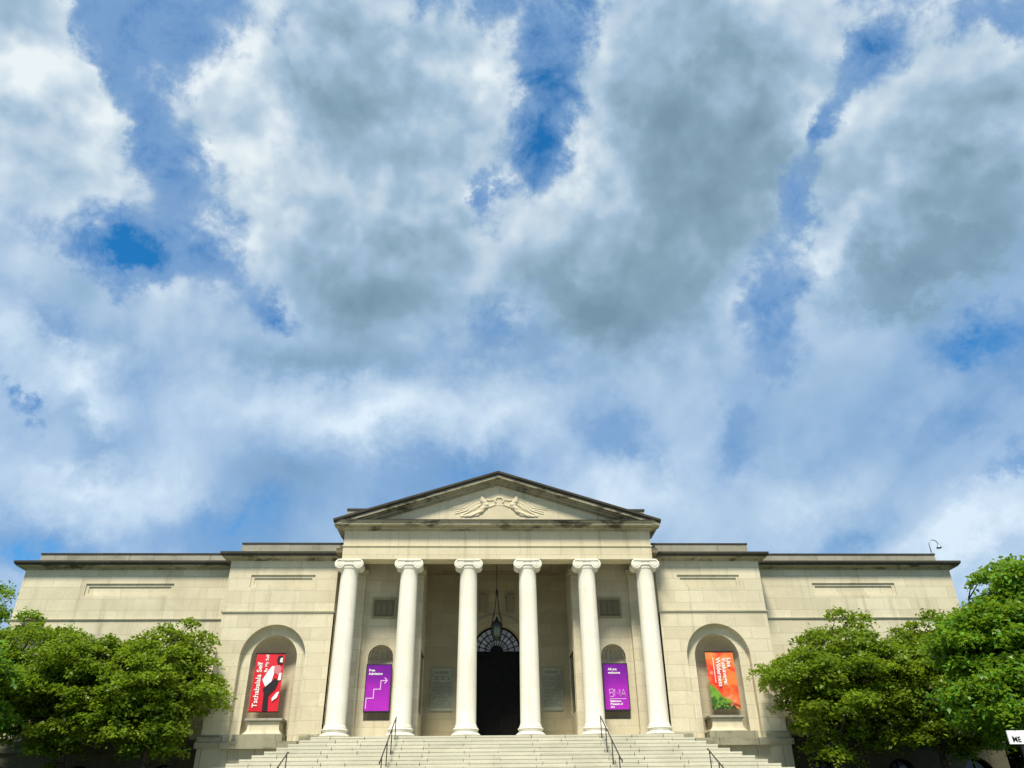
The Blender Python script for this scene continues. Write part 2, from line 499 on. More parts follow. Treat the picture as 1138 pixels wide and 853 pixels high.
PY = 40.20
def half_dome_niche(mb, cx, r, yf, zb, zs, depth_scale=.85):
    n = 24; m = 12
    v = []; f = []
    for i in range(n+1):
        a = math.pi*i/n
        v.append((cx-r*math.cos(a), yf+depth_scale*r*math.sin(a), zb)); v.append((cx-r*math.cos(a), yf+depth_scale*r*math.sin(a), zs))
    for i in range(n): f.append((2*i, 2*i+2, 2*i+3, 2*i+1))
    mb.add(v, f, True)
    v = []; f = []
    for j in range(m+1):
        e = math.pi/2*j/m
        for i in range(n+1):
            a = math.pi*i/n
            v.append((cx-r*math.cos(a)*math.cos(e), yf+depth_scale*r*math.sin(a)*math.cos(e), zs+r*math.sin(e)))
    # quarter sphere opening towards the front
    for j in range(m):
        for i in range(n): f.append((j*(n+1)+i, j*(n+1)+i+1, (j+1)*(n+1)+i+1, (j+1)*(n+1)+i))
    mb.add(v, f, True)
    mb.add([(cx-r, yf, zb), (cx+r, yf, zb), (cx+r, yf+r, zb), (cx-r, yf+r, zb)], [(0,1,2,3)])

for s in (-1, 1):
    xi, xo = 8.40*s, 14.02*s
    lo, hi = min(xi, xo), max(xi, xo)
    cxn = 11.2*s
    zs_ = 9.62+ZE; zc = 12.32+ZE; zb0, zb1 = 3.34+ZE, 3.94+ZE
    w = MB()
    w.wall(lo, hi, zb0+.01, zs_+.05, PY, [(cxn, 1.62, zb1-.3, 7.42+ZE, True)], .34)
    w.wall(lo, hi, zs_+.05, zc+.2, PY, [(cxn, 1.66, 10.93+ZE, 11.58+ZE, False)], .07, edges=False)
    for xx in (lo, hi):
        w.add([(xx,PY,zb0),(xx,PY+1.0,zb0),(xx,PY+1.0,zc+.2),(xx,PY,zc+.2)], [(0,1,2,3)])
    # filling behind the face, around the niche
    w.box(lo+.002, cxn-1.66, PY+.30, PY+1.7, zb0, zc+.18); w.box(cxn+1.66, hi-.002, PY+.30, PY+1.7, zb0, zc+.18)
    w.box(cxn-1.66, cxn+1.66, PY+.30, PY+1.7, 9.15+ZE, zc+.17)
    w.box(cxn-1.7, cxn+1.7, PY+1.45, PY+1.71, zb0, 9.2+ZE)
    w.box(min(8.42*s, 13.9*s), max(8.42*s, 13.9*s), PY+1.7, 60, ZT-.2, zc+.17)
    pav = w.build('pavilion_wall', M['wall'], bld)
    a = MB()
    a.wall(cxn-1.622, cxn+1.622, zb1-.3, 9.06+ZE, PY+.342, [(cxn, 1.14, zb1-.3, 7.44+ZE, True)], .12, edges=False)
    # ring moulding round the inner arch
    a.build('arch_order', M['wall'], pav)
    nm = MB(); half_dome_niche(nm, cxn, 1.14, PY+.46, zb1-.3, 7.44+ZE, .8); nm.build('niche', M['bay'], pav)
    blind_panel(pav, cxn, 1.66, 10.93+ZE, 11.58+ZE, PY)
    p = MB(); p.wall(lo-.06*(s < 0), hi+.06*(s > 0), ZT-.1, zb0+.012, PY-.09, [], 1.6)
    p.build('podium_wall', M['podium'], pav)
    sd = 1 if s > 0 else -1
    path = [(xi, PY), (xo, PY), (xo, WY-.001)]
    cornice_parts([(8.0*s, PY), (xo, PY), (xo, WY+.4)], zc, pav, sd)
    t = MB(); t.sweep([(xi-.05*s, PY)] + path[1:], [(-.1,zs_),(.05,zs_),(.075,zs_+.05),(.075,zs_+.085),(-.1,zs_+.12)], sd); t.build('string_course', M['trim'], pav)
    prof = [(-.1,zb0),(.17,zb0),(.19,zb0+.04),(.19,zb0+.25),(.12,zb0+.30),(.12,zb0+.50),(.05,zb0+.58),(-.1,zb0+.6)]
    t = MB()
    a0, a1 = (cxn-1.80, cxn+1.80)
    t.sweep([(xi, PY), (a0 if s > 0 else a1, PY)], prof, sd)
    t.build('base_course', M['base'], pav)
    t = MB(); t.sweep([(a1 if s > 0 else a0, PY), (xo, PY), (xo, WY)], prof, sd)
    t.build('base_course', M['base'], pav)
    t = MB()
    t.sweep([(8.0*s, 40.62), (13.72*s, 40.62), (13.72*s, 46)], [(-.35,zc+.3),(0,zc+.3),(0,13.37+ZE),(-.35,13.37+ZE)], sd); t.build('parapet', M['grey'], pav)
    t = MB()
    t.sweep([(8.0*s, 40.62), (13.72*s, 40.62), (13.72*s, 46)], [(-.38,13.371+ZE),(.03,13.371+ZE),(.03,13.45+ZE),(-.38,13.46+ZE)], sd); t.build('coping', M['lead'], pav)
t = MB(); t.box(-13.3, 13.3, 43.6, 60, 13.0+ZE, 13.2+ZE); t.build('flat_roof', M['lead'], bld)

# ---- porch
CX = [-7.60, -4.56, -1.515, 1.515, 4.56, 7.60]
CY = 39.20
ZA = 11.98+ZE           # top of the capitals
t = MB(); t.box(-8.39, 8.39, 38.96, 44.6, ZP-.3, ZP); t.build('porch_floor', M['step'], bld)

def make_column():
    z0 = ZP; rb, rt = .475, .435
    zsh0 = z0+.40; zsh1 = 11.62+ZE
    prof = [(rb+.07, zsh0-.02), (rb+.055, zsh0+.05), (rb+.012, zsh0+.13)]
    for i in range(13):
        u = i/12
        prof.append((rb + (rt-rb)*(u**1.7), zsh0+.2+(zsh1-.25-zsh0)*u*.985))
    prof += [(rt+.012, zsh1-.12), (rt+.045, zsh1-.08), (rt+.045, zsh1-.03), (rt+.01, zsh1)]
    c = MB(); c.lathe(0, CY, prof, 56)
    col = c.build('column', M['col'], bld)
    b = MB()
    def torus(r0, z, h, rr):
        return [(r0+rr*math.sin(math.pi*i/8)**.8, z+h*i/8) for i in range(9)]
    b.lathe(0, CY, torus(.585, z0, .165, .11), 56)
    b.lathe(0, CY, [(.60, z0+.165), (.60, z0+.185), (.545, z0+.205), (.535, z0+.235), (.555, z0+.262), (.575, z0+.266), (.575, z0+.282)], 56)
    b.lathe(0, CY, torus(.53, z0+.282, .115, .075), 56)
    b.build('base', M['coltop'], col)
    k = MB()
    zt = ZA; zc = 11.735+ZE; vx = .475; vr = .258
    k.box(-.60, .60, CY-.50, CY+.50, zt-.075, zt-.0005)             # abacus
    k.prism_xz([(-.66, zt-.115), (.66, zt-.115), (.62, zt-.076), (-.62, zt-.076)], CY-.47, CY+.47)
    # canalis between the scrolls, sagging a little
    k.prism_xz([(-vx, zt-.24), (-.2, zt-.262), (.2, zt-.262), (vx, zt-.24), (vx, zt-.116), (-vx, zt-.116)], CY-.43, CY+.43)
    k.lathe(0, CY, [(.44, 11.60+ZE), (.50, 11.63+ZE), (.545, 11.70+ZE), (.53, 11.76+ZE)], 40)   # echinus
    for sx in (-1, 1):
        # bolster: pinched drum running front to back
        n = 28
        v = []; f = []
        prof2 = [(-.46, vr*.97), (-.445, vr), (-.40, vr), (-.36, vr*.86), (-.12, vr*.5), (.12, vr*.5), (.30, vr*.80), (.33, vr*.9), (.36, vr*.9), (.38, vr*.88)]
        for y, r in prof2:
            for q in range(n):
                a = 2*math.pi*q/n
                v.append((sx*vx + r*math.cos(a), CY+y, zc + r*math.sin(a)))
        for i in range(len(prof2)-1):
            for q in range(n):
                q2 = (q+1) % n
                f.append((i*n+q, i*n+q2, (i+1)*n+q2, (i+1)*n+q))
        f.append(tuple(range(n-1, -1, -1))); f.append(tuple(range((len(prof2)-1)*n, len(prof2)*n)))
        k.add(v, f, True)
        for yy, sg in ((CY-.462, -1), (CY+.382, 1)):
            sp = []; rr = []
            for i in range(64):
                u = i/63; a = math.pi/2 + 2*math.pi*2.35*u
                rad = (vr-.022)*(1-u)**.85 + .018
                sp.append((sx*vx + sx*rad*math.cos(a)*-1*-1, yy, zc + rad*math.sin(a)))
                rr.append(.024*(1-.55*u))
            k.tube(sp, rr, 6)
    k.build('capital', M['coltop'], col)
    return col
col0 = make_column()
col0.location.x = CX[0] - 0.0
for x in CX[1:]:
    c = col0.copy(); COL.objects.link(c); c.parent = bld; c.location.x = x
    for ch in list(col0.children):
        d = ch.copy(); COL.objects.link(d); d.parent = c

# ---- entablature
AF = 38.76
XE = 7.99
def u_path(x, y, yb): return [(-x, yb), (-x, y), (x, y), (x, yb)]
t = MB()
za, zf, zc = ZA, 12.70+ZE, 13.58+ZE
t.sweep(u_path(XE, AF, 41.0), [(-.86,za),(.0,za),(.0,zf-.075),(.05,zf-.05),(.05,zf-.001),(-.86,zf-.001)], 1)
ent = t.build('entablature', M['ent'], bld)
t = MB(); t.sweep(u_path(XE, AF, 40.55), [(-.8,zf),(-.01,zf),(-.01,zc+.01),(-.8,zc+.01)], 1); t.build('frieze', M['ent'], ent)
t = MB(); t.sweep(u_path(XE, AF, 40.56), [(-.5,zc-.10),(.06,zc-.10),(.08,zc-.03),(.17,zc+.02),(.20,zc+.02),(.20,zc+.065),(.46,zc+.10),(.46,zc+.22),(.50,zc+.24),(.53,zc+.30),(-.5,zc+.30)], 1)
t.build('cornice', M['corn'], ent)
ZC = zc+.30
t = MB(); t.sweep(u_path(XE, AF, 40.57), [(-.6,ZC+.001),(.56,ZC+.001),(.56,ZC+.045),(-.6,ZC+.075)], 1); t.build('flashing', M['lead'], ent)

# ---- pediment
XP = 8.53; ZAP = 16.66+ZE; ZCN = 13.955+ZE
SL = (ZAP - ZCN)/XP
t = MB()
tz = ZC+.05
t.prism_xz([(-XP+.4, tz), (XP-.4, tz), (0, ZAP-.22)], AF+.04, 40.5)
ped = t.build('pediment', M['ent'], bld)
def rake(mb, d0, d1, yf, yb, xe=XP):
    for s in (-1, 1):
        pts = [(0, ZAP-d1), (s*xe, ZAP-d1-SL*xe), (s*xe, ZAP-d0-SL*xe), (0, ZAP-d0)]
        if s < 0: pts = pts[::-1]
        mb.prism_xz(pts, yf, yb)
t = MB(); rake(t, 0, .115, 38.17, 38.9, XP); rake(t, .115, .20, 38.23, 38.9, XP-.02); t.build('raking_gutter', M['lead'], ped)
t = MB(); rake(t, .20, .34, 38.27, 38.85, XP-.06); rake(t, .34, .42, 38.46, 38.85, XP-.5); rake(t, .42, .54, 38.58, 38.85, XP-.9); rake(t, .54, .60, 38.70, 38.85, XP-1.3)
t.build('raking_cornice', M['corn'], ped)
# roof slopes behind the pediment
t = MB()
for s in (-1, 1):
    pts = [(0, ZAP-.1), (s*(XP-.02), ZAP-.1-SL*(XP-.02)), (s*(XP-.02), ZAP-.01-SL*(XP-.02)), (0, ZAP-.01)]
    if s < 0: pts = pts[::-1]
    t.prism_xz(pts, 38.901, 43.5)
t.prism_xz([(-XP+.5, ZC), (XP-.5, ZC), (0, ZAP-.2)], 40.6, 43.4)
t.build('roof', M['lead'], bld)
t = MB(); t.box(-8.74, 8.74, 43.05, 52, 12.6+ZE, 16.22+ZE); at = t.build('attic', M['grey'], bld)
t = MB(); t.box(-8.78, 8.78, 43.0, 52.05, 16.2201+ZE, 16.33+ZE); t.build('coping', M['lead'], at)

# ---- tympanum relief: one height field, two reclining winged figures holding a wreath
def relief():
    U0, U1, V0, V1 = -2.75, 2.75, .12, 1.62
    nu, nv = 420, 116
    uu, vv = np.meshgrid(np.linspace(U0, U1, nu), np.linspace(V0, V1, nv))
    h = np.zeros_like(uu)
    rg = np.random.RandomState(4)
    def cap(p, q, r0, r1, k=1.0):
        nonlocal h
        for s in (-1, 1):
            x0, y0 = p[0]*s*-1, p[1]; x1, y1 = q[0]*s*-1, q[1]
            dx, dy = x1-x0, y1-y0
            L2 = dx*dx+dy*dy+1e-9
            tt = np.clip(((uu-x0)*dx+(vv-y0)*dy)/L2, 0, 1)
            d = np.hypot(uu-x0-tt*dx, vv-y0-tt*dy)
            r = r0+(r1-r0)*tt
            hh = np.sqrt(np.clip(r*r-d*d, 0, None))*k
            h = np.maximum(h, hh)
    # coordinates are for the figure on the +side (mirrored): x grows outward
    cap((.92,1.20),(.93,1.24),.115,.115,1.25)          # head
    cap((.90,1.08),(.72,.80),.16,.15)                  # torso
    cap((.72,.80),(.98,.42),.16,.13)                   # hip to thigh
    cap((.98,.42),(1.55,.20),.12,.085); cap((1.55,.20),(2.0,.17),.08,.05)
    cap((.68,.70),(1.15,.26),.11,.08); cap((1.15,.26),(1.70,.14),.08,.05)
    cap((.84,1.04),(.52,.72),.075,.06); cap((.52,.72),(.22,.84),.06,.05)   # arm to the wreath
    cap((.80,1.10),(.48,1.07),.07,.055); cap((.48,1.07),(.26,1.08),.05,.045)
    for i in range(9):                                 # wing feathers
        a = i/8
        cap((1.02-.03*i,1.12-.02*i),(1.30+1.15*a+.12*(i%2),1.36-.74*a-.10*math.sin(3*a)),.07,.05,.75)
    for i in range(7):                                 # blown drapery
        a = i/6
        cap((.92+.05*i,.92-.05*i),(1.75+.85*(1-abs(a-.35))+.14*(i%2),.84-.62*a),.065,.04,.8)
    for i in range(26):                                # wreath
        a0 = -.5 + (math.pi+1.0)*i/25
        cap((.22*math.cos(a0),1.04+.20*math.sin(a0)),(.22*math.cos(a0)+.01,1.05+.20*math.sin(a0)),.05+.012*(i%2),.05,1.2)
    cap((.0,.82),(.3,.74),.03,.02); cap((.3,.74),(.42,.55),.02,.015)
    h += (.009*np.sin(np.abs(uu)*15+vv*34+3*np.sin(np.abs(uu)*4)) + .005*np.sin(np.abs(uu)*41-vv*27))*(h > .02)
    h += .005*rg.rand(*h.shape)*(h > .02)
    keep = h > .004
    idx = -np.ones(h.shape, int)
    yb = AF+.036
    verts = []; faces = []
    cell = keep[:-1,:-1]|keep[1:,:-1]|keep[:-1,1:]|keep[1:,1:]
    use = np.zeros(h.shape, bool)
    use[:-1,:-1] |= cell; use[1:,:-1] |= cell; use[:-1,1:] |= cell; use[1:,1:] |= cell
    jj, ii = np.nonzero(use)
    idx[jj, ii] = np.arange(len(jj))
    z0 = 14.13+ZE
    verts = np.stack([uu[jj,ii]+.06, yb+.006-np.clip(h[jj,ii],0,.24)*.75, vv[jj,ii]+z0], 1)
    cj, ci = np.nonzero(cell)
    faces = np.stack([idx[cj,ci], idx[cj,ci+1], idx[cj+1,ci+1], idx[cj+1,ci]], 1)
    m = MB(); m.add([tuple(p) for p in verts.tolist()], [tuple(q) for q in faces.tolist()], True)
    return m.build('relief', M['ent'], ped)
relief()

# ---- porch walls, ceiling, vestibule
SBY = 41.0; VY = 43.2; ZCE = 12.39+ZE
for s in (-1, 1):
    lo, hi = min(3.9*s, 8.40*s), max(3.9*s, 8.40*s)
    nx = 5.95*s
    t = MB()
    t.wall(lo, hi, ZP, ZCE+.3, SBY, [(nx, .64, 4.6+ZE, 7.55+ZE, True)], .12, edges=False)
    # upper sunk panel is a frame on the wall; side wall towards the vestibule with its tall opening
    xv = 3.9*s
    for (ya, yb, z0, z1) in ((SBY, 41.08, ZP, ZCE+.3), (43.06, VY, ZP, ZCE+.3), (41.08, 43.06, 7.9+ZE, ZCE+.3), (41.08, 43.06, ZP, 5.0+ZE)):
        t.add([(xv,ya,z0),(xv,yb,z0),(xv,yb,z1),(xv,ya,z1)], [(0,1,2,3)])
        if (ya, yb) != (41.08, 43.06):
            e = yb if ya == SBY else ya
            t.add([(xv,e,5.0+ZE),(xv+.05*s,e,5.0+ZE),(xv+.05*s,e,7.9+ZE),(xv,e,7.9+ZE)], [(0,1,2,3)])
    t.box(xv+.35*s, 8.3*s, SBY+.8, VY+1.2, ZP, ZCE+.3)
    # return from the porch to the pavilion
    t.add([(8.399*s,PY+.9,ZP),(8.399*s,SBY+.4,ZP),(8.399*s,SBY+.4,ZCE),(8.399*s,PY+.9,ZCE)], [(0,1,2,3)])
    pw = t.build('porch_wall', M['bay'], bld)
    n = MB(); half_dome_niche(n, nx, .64, SBY+.12, 4.6+ZE, 7.55+ZE, .75)
    # shell flutes in the half dome
    for q in range(7):
        a = math.pi*(q+.5)/7
        pts = [(nx-.60*math.cos(a)*math.cos(e), SBY+.12+.45*math.sin(a)*math.cos(e)*.98, 7.55+ZE+.60*math.sin(e)) for e in [i*.24 for i in range(6)]]
        n.tube(pts, [.05,.045,.04,.03,.02,.01], 6)
    n.build('niche', M['bay'], pw)
    g = MB(); g.add([(xv+.04*s,41.05,4.9+ZE),(xv+.04*s,43.1,4.9+ZE),(xv+.04*s,43.1,8.0+ZE),(xv+.04*s,41.05,8.0+ZE)], [(0,1,2,3)])
    g.build('side_window', M['glassdark'], pw)
    f = MB(); px = 5.93*s; z0, z1 = 9.50+ZE, 10.56+ZE
    for a, b, c, d in ((px-.63, px+.63, z1-.1, z1), (px-.63, px+.63, z0, z0+.1), (px-.63, px-.53, z0+.1, z1-.1), (px+.53, px+.63, z0+.1, z1-.1)):
        f.box(a, b, SBY-.075, SBY+.01, c, d)
    fo = f.build('wall_panel', M['porch'], pw)
    f = MB(); f.box(px-.529, px+.529, SBY-.012, SBY+.01, z0+.1, z1-.1)
    for q in (-.30, 0, .30): f.box(px+q-.10, px+q+.10, SBY-.05, SBY-.0121, z0+.2, z1-.2)
    f.build('panel_field', M['panel'], pw)
    for ax0, ax1 in ((3.86, 5.10), (6.92, 8.22)):
        x0, x1 = min(ax0*s, ax1*s), max(ax0*s, ax1*s)
        p = MB()
        p.box(x0+.06, x1-.06, 40.72, SBY+.05, ZP+.36, 11.45+ZE)
        p.box(x0-.02, x1+.02, 40.63, SBY+.05, ZP, ZP+.16); p.box(x0+.02, x1-.02, 40.67, SBY+.05, ZP+.16, ZP+.36)
        pil = p.build('pilaster', M['bay'], pw)
        p = MB()
        p.box(x0+.05, x1-.05, 40.71, SBY+.05, 11.4501+ZE, 11.62+ZE); p.box(x0+.01, x1-.01, 40.67, SBY+.05, 11.621+ZE, 11.70+ZE)
        p.box(x0+.04, x1-.04, 40.70, SBY+.05, 11.701+ZE, 11.80+ZE); p.box(x0-.05, x1+.05, 40.61, SBY+.05, 11.801+ZE, ZA-.001)
        p.build('pilaster_capital', M['trim'], pil)
    # beams from the colonnade to the wall
    bm_ = MB(); bm_.box(min(3.9*s, 5.05*s), max(3.9*s, 5.05*s), 39.63, SBY-.002, ZA+.001, ZCE+.02)
    bm_.build('beam', M['porch'], pw)

t = MB(); t.box(-8.38, 8.38, 39.0, VY+.3, ZCE+.021, ZCE+.25)
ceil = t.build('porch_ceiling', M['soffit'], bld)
t = MB()
for x0, x1, y0, y1 in ((-3.6, 3.6, 39.8, 42.9), (-3.1, 3.1, 40.2, 42.5), (5.3, 6.8, 39.85, 40.75), (-6.8, -5.3, 39.85, 40.75)):
    for a, b, c, d in ((x0, x1, y0, y0+.12), (x0, x1, y1-.12, y1), (x0, x0+.12, y0+.12, y1-.12), (x1-.12, x1, y0+.12, y1-.12)):
        t.box(a, b, c, d, ZCE-.07, ZCE+.0205)
t.build('coffer_moulding', M['soffit'], ceil)

t = MB()
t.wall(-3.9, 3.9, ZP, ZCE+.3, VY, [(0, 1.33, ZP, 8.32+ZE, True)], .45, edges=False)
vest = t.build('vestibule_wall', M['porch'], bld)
t = MB()      # moulding round the door arch
na = 32
for r0, r1, dy in ((1.36, 1.62, .05), (1.62, 1.86, .10)):
    v = []; f = []
    for i in range(na+1):
        a = math.pi*i/na
        for r, y in ((r0, VY-dy), (r1, VY-dy), (r1, VY+.01), (r0, VY+.01)):
            v.append((-r*math.cos(a), y, 8.32+ZE+r*math.sin(a)))
    for i in range(na):
        for q in range(4): f.append((i*4+q, i*4+(q+1) % 4, (i+1)*4+(q+1) % 4, (i+1)*4+q))
    t.add(v, f)
    for sx in (-1, 1): t.box(sx*r0, sx*r1, VY-dy-.002, VY+.01, ZP, 8.32+ZE)
t.build('door_surround', M['porch'], vest)
for sx in (-1, 1):      # two consoles above the arch
    t = MB()
    t.box(sx*.55, sx*.95, VY-.16, VY+.01, 10.35+ZE, 11.15+ZE); t.box(sx*.50, sx*1.0, VY-.20, VY+.01, 11.151+ZE, 11.27+ZE)
    t.build('console', M['soffit'], vest)
t = MB(); t.box(-1.32, 0, VY+.36, VY+.44, ZP, 8.18+ZE); t.box(0.001, 1.32, VY+.363, VY+.443, ZP, 8.18+ZE)
for sx in (-1, 1):
    for z0, z1 in ((ZP+.25, ZP+1.4), (ZP+1.6, ZP+2.9), (ZP+3.1, ZP+4.3)):
        t.box(sx*.22, sx*1.12, VY+.34, VY+.362, z0, z1)
door = t.build('door', M['bronze'], bld)
t = MB()
for sx in (-1, 1): t.tube([(sx*.1, VY+.30, ZP+1.0), (sx*.1, VY+.27, ZP+1.05), (sx*.1, VY+.27, ZP+1.45), (sx*.1, VY+.30, ZP+1.5)], .02, 6)
t.build('handle', M['bronze'], door)
n = 32
t = MB(); t.add([(-1.33*math.cos(math.pi*i/n), VY+.42, 8.30+ZE+1.33*math.sin(math.pi*i/n)) for i in range(n+1)], [tuple(range(n+1))])
fan = t.build('fanlight', M['pane'], bld)
t = MB()
def arcpts(r, y): return [(-r*math.cos(math.pi*i/n), y, 8.30+ZE+r*math.sin(math.pi*i/n)) for i in range(n+1)]
t.tube(arcpts(1.29, VY+.38), .05, 6)
for r in (.98, .64): t.tube(arcpts(r, VY+.385), .026, 6)
t.add([(-.34*math.cos(math.pi*i/n), VY+.375, 8.30+ZE+.34*math.sin(math.pi*i/n)) for i in range(n+1)], [tuple(range(n+1))])
for i in range(1, 12):
    a = math.pi*i/12
    t.tube([(-.3*math.cos(a), VY+.383, 8.30+ZE+.3*math.sin(a)), (-1.3*math.cos(a), VY+.383, 8.30+ZE+1.3*math.sin(a))], .022, 6)
t.box(-1.32, 1.32, VY+.33, VY+.445, 8.181+ZE, 8.32+ZE)
t.build('glazing_bars', M['bronze'], fan)

# ------------------------------------------------------------------ things on and in the building
def pedestal(s):
    cx = 11.2*s
    yb = 40.25
    o = empty('pedestal', (cx, yb, 3.34+ZE), 'empty stone pedestal in the niche under the %s' % ('red banner' if s < 0 else 'orange banner'), 'pedestal', 'pedestals in the arched niches')
    z = ZE
    t = MB(); t.box(cx-1.78, cx+1.78, 39.80, 41.6, 3.30+z, 3.62+z); t.box(cx-1.30 if s < 0 else cx-1.05, cx+1.05 if s < 0 else cx+1.30, 39.92, 41.6, 3.621+z, 3.93+z)
    t.build('plinth', M['base'], o)
    t = MB()
    prof = [(.92, 3.931), (.92, 3.985), (.88, 4.0), (.81, 4.06), (.765, 4.15), (.745, 4.28), (.74, 4.47), (.745, 4.50)]
    v = []; f = []
    for r, zz in prof:
        v += [(cx-r, 40.85-r*.72, zz+z), (cx+r, 40.85-r*.72, zz+z), (cx+r, 40.85+r*.72, zz+z), (cx-r, 40.85+r*.72, zz+z)]
    for i in range(len(prof)-1):
        for q in range(4): f.append((i*4+q, i*4+(q+1) % 4, (i+1)*4+(q+1) % 4, (i+1)*4+q))
    f.append((0,3,2,1)); m = (len(prof)-1)*4; f.append((m,m+1,m+2,m+3))
    t.add(v, f); t.build('die', M['wall'], o)
    t = MB()
    t.box(cx-.80, cx+.80, 40.27, 41.43, 4.501+z, 4.56+z); t.box(cx-.88, cx+.88, 40.19, 41.5, 4.561+z, 4.66+z)
    t.build('cap', M['grey'], o)
pedestal(-1); pedestal(1)

def curved_panel(x0, x1, z0, z1, y, bulge=.03, skew=0.0, n=10, m=14):
    v = []; f = []
    for side in (0, 1):
        for j in range(m+1):
            for i in range(n+1):
                u, w = i/n, j/m
                yy = y - bulge*math.sin(math.pi*w)*(.6+.4*math.sin(math.pi*u)) - .008*math.sin(9*w+3*u) + side*.012
                v.append((x0+(x1-x0)*u + skew*(w-.5), yy, z0+(z1-z0)*w))
    q = (n+1)*(m+1)
    for j in range(m):
        for i in range(n):
            a = j*(n+1)+i
            f.append((a, a+1, a+n+2, a+n+1)); f.append((q+a, q+a+n+1, q+a+n+2, q+a+1))
    b = MB(); b.add(v, f, True)
    return b

# red banner
z = ZE
BY = 40.60
o = empty('banner', (-11.38, BY, 5.0+z), 'red banner with white sideways lettering and a collage figure, hanging in the niche', 'banner')
curved_panel(-12.08, -10.68, 5.0+z, 7.68+z, BY, .03, .03).build('banner_cloth', M['red'], o)
text_mesh('Tschabalala Self', .335, M['white'], o, 'lettering', Vector((-11.72, BY-.045, 5.17+z)), R(-90), 'LEFT', .006)
text_mesh('By My Self', .20, M['white'], o, 'lettering', Vector((-11.45, BY-.045, 6.80+z)), R(-90), 'LEFT', .004)
def patch(pts, mat, name, dy, par, y):
    t = MB(); t.prism_xz(pts, y-dy-.006, y-dy); return t.build(name, mat, par)
patch([(-11.62,6.45+z),(-11.42,6.10+z),(-11.18,6.30+z),(-11.08,6.80+z),(-11.02,7.05+z),(-11.22,7.10+z),(-11.40,6.85+z)], M['white'], 'printed_shape', .047, o, BY)
patch([(-11.12,6.80+z),(-10.80,6.62+z),(-10.74,6.95+z),(-10.86,7.14+z),(-11.10,7.12+z)], M['pink'], 'printed_shape', .050, o, BY)
patch([(-11.55,6.02+z),(-11.30,5.66+z),(-10.92,6.05+z),(-10.80,6.40+z),(-11.00,6.52+z),(-11.30,6.25+z)], M['inkblack'], 'printed_shape', .053, o, BY)
patch([(-11.44,5.03+z),(-11.18,5.03+z),(-11.22,5.80+z),(-11.46,5.85+z)], M['inkblack'], 'printed_shape', .049, o, BY)
patch([(-10.96,7.20+z),(-10.74,7.18+z),(-10.71,7.45+z),(-10.78,7.60+z),(-10.98,7.58+z),(-11.03,7.36+z)], M['inkblack'], 'printed_shape', .046, o, BY)
patch([(-10.88,7.28+z),(-10.74,7.26+z),(-10.75,7.50+z),(-10.86,7.46+z)], M['white'], 'printed_shape', .053, o, BY)
patch([(-11.02,5.46+z),(-10.80,5.62+z),(-10.72,5.90+z),(-10.84,5.86+z),(-11.04,5.60+z)], M['white'], 'printed_shape', .051, o, BY)
patch([(-10.86,6.42+z),(-10.72,6.44+z),(-10.72,6.78+z),(-10.84,6.74+z)], M['white'], 'printed_shape', .055, o, BY)
t = MB(); t.tube([(-12.12, BY, 4.985+z), (-10.64, BY, 4.985+z)], .02, 6); t.build('banner_rod', M['bronze'], o)
t = MB(); t.tube([(-12.12, BY, 7.70+z), (-10.64, BY, 7.70+z)], .02, 6)
for x in (-11.9, -10.85): t.tube([(x, BY, 7.70+z), (x, BY+.62, 7.70+z)], .015, 6)
t.build('banner_rod', M['bronze'], o)

# orange banner
o = empty('banner', (11.33, BY, 4.95+z), 'orange banner with white sideways lettering and green leaves, hanging in the niche', 'banner')
curved_panel(10.62, 12.05, 4.97+z, 7.68+z, BY, .05, -.03).build('banner_cloth', M['orange'], o)
text_mesh('Lisa', .30, M['white'], o, 'lettering', Vector((11.66, BY-.085, 7.40+z)), R(90), 'LEFT', .006)
text_mesh('Yuskavage:', .30, M['white'], o, 'lettering', Vector((11.38, BY-.085, 7.40+z)), R(90), 'LEFT', .006)
text_mesh('Wilderness', .30, M['white'], o, 'lettering', Vector((11.10, BY-.085, 7.40+z)), R(90), 'LEFT', .006)
t = MB(); t.box(10.94, 10.97, BY-.088, BY-.08, 6.2+z, 7.40+z); t.build('printed_line', M['white'], o)
t = MB(); t.tube([(10.58, BY, 7.70+z), (12.10, BY, 7.70+z)], .02, 6)
for x in (10.8, 11.9): t.tube([(x, BY, 7.70+z), (x, BY+.62, 7.70+z)], .015, 6)
t.build('banner_rod', M['bronze'], o)

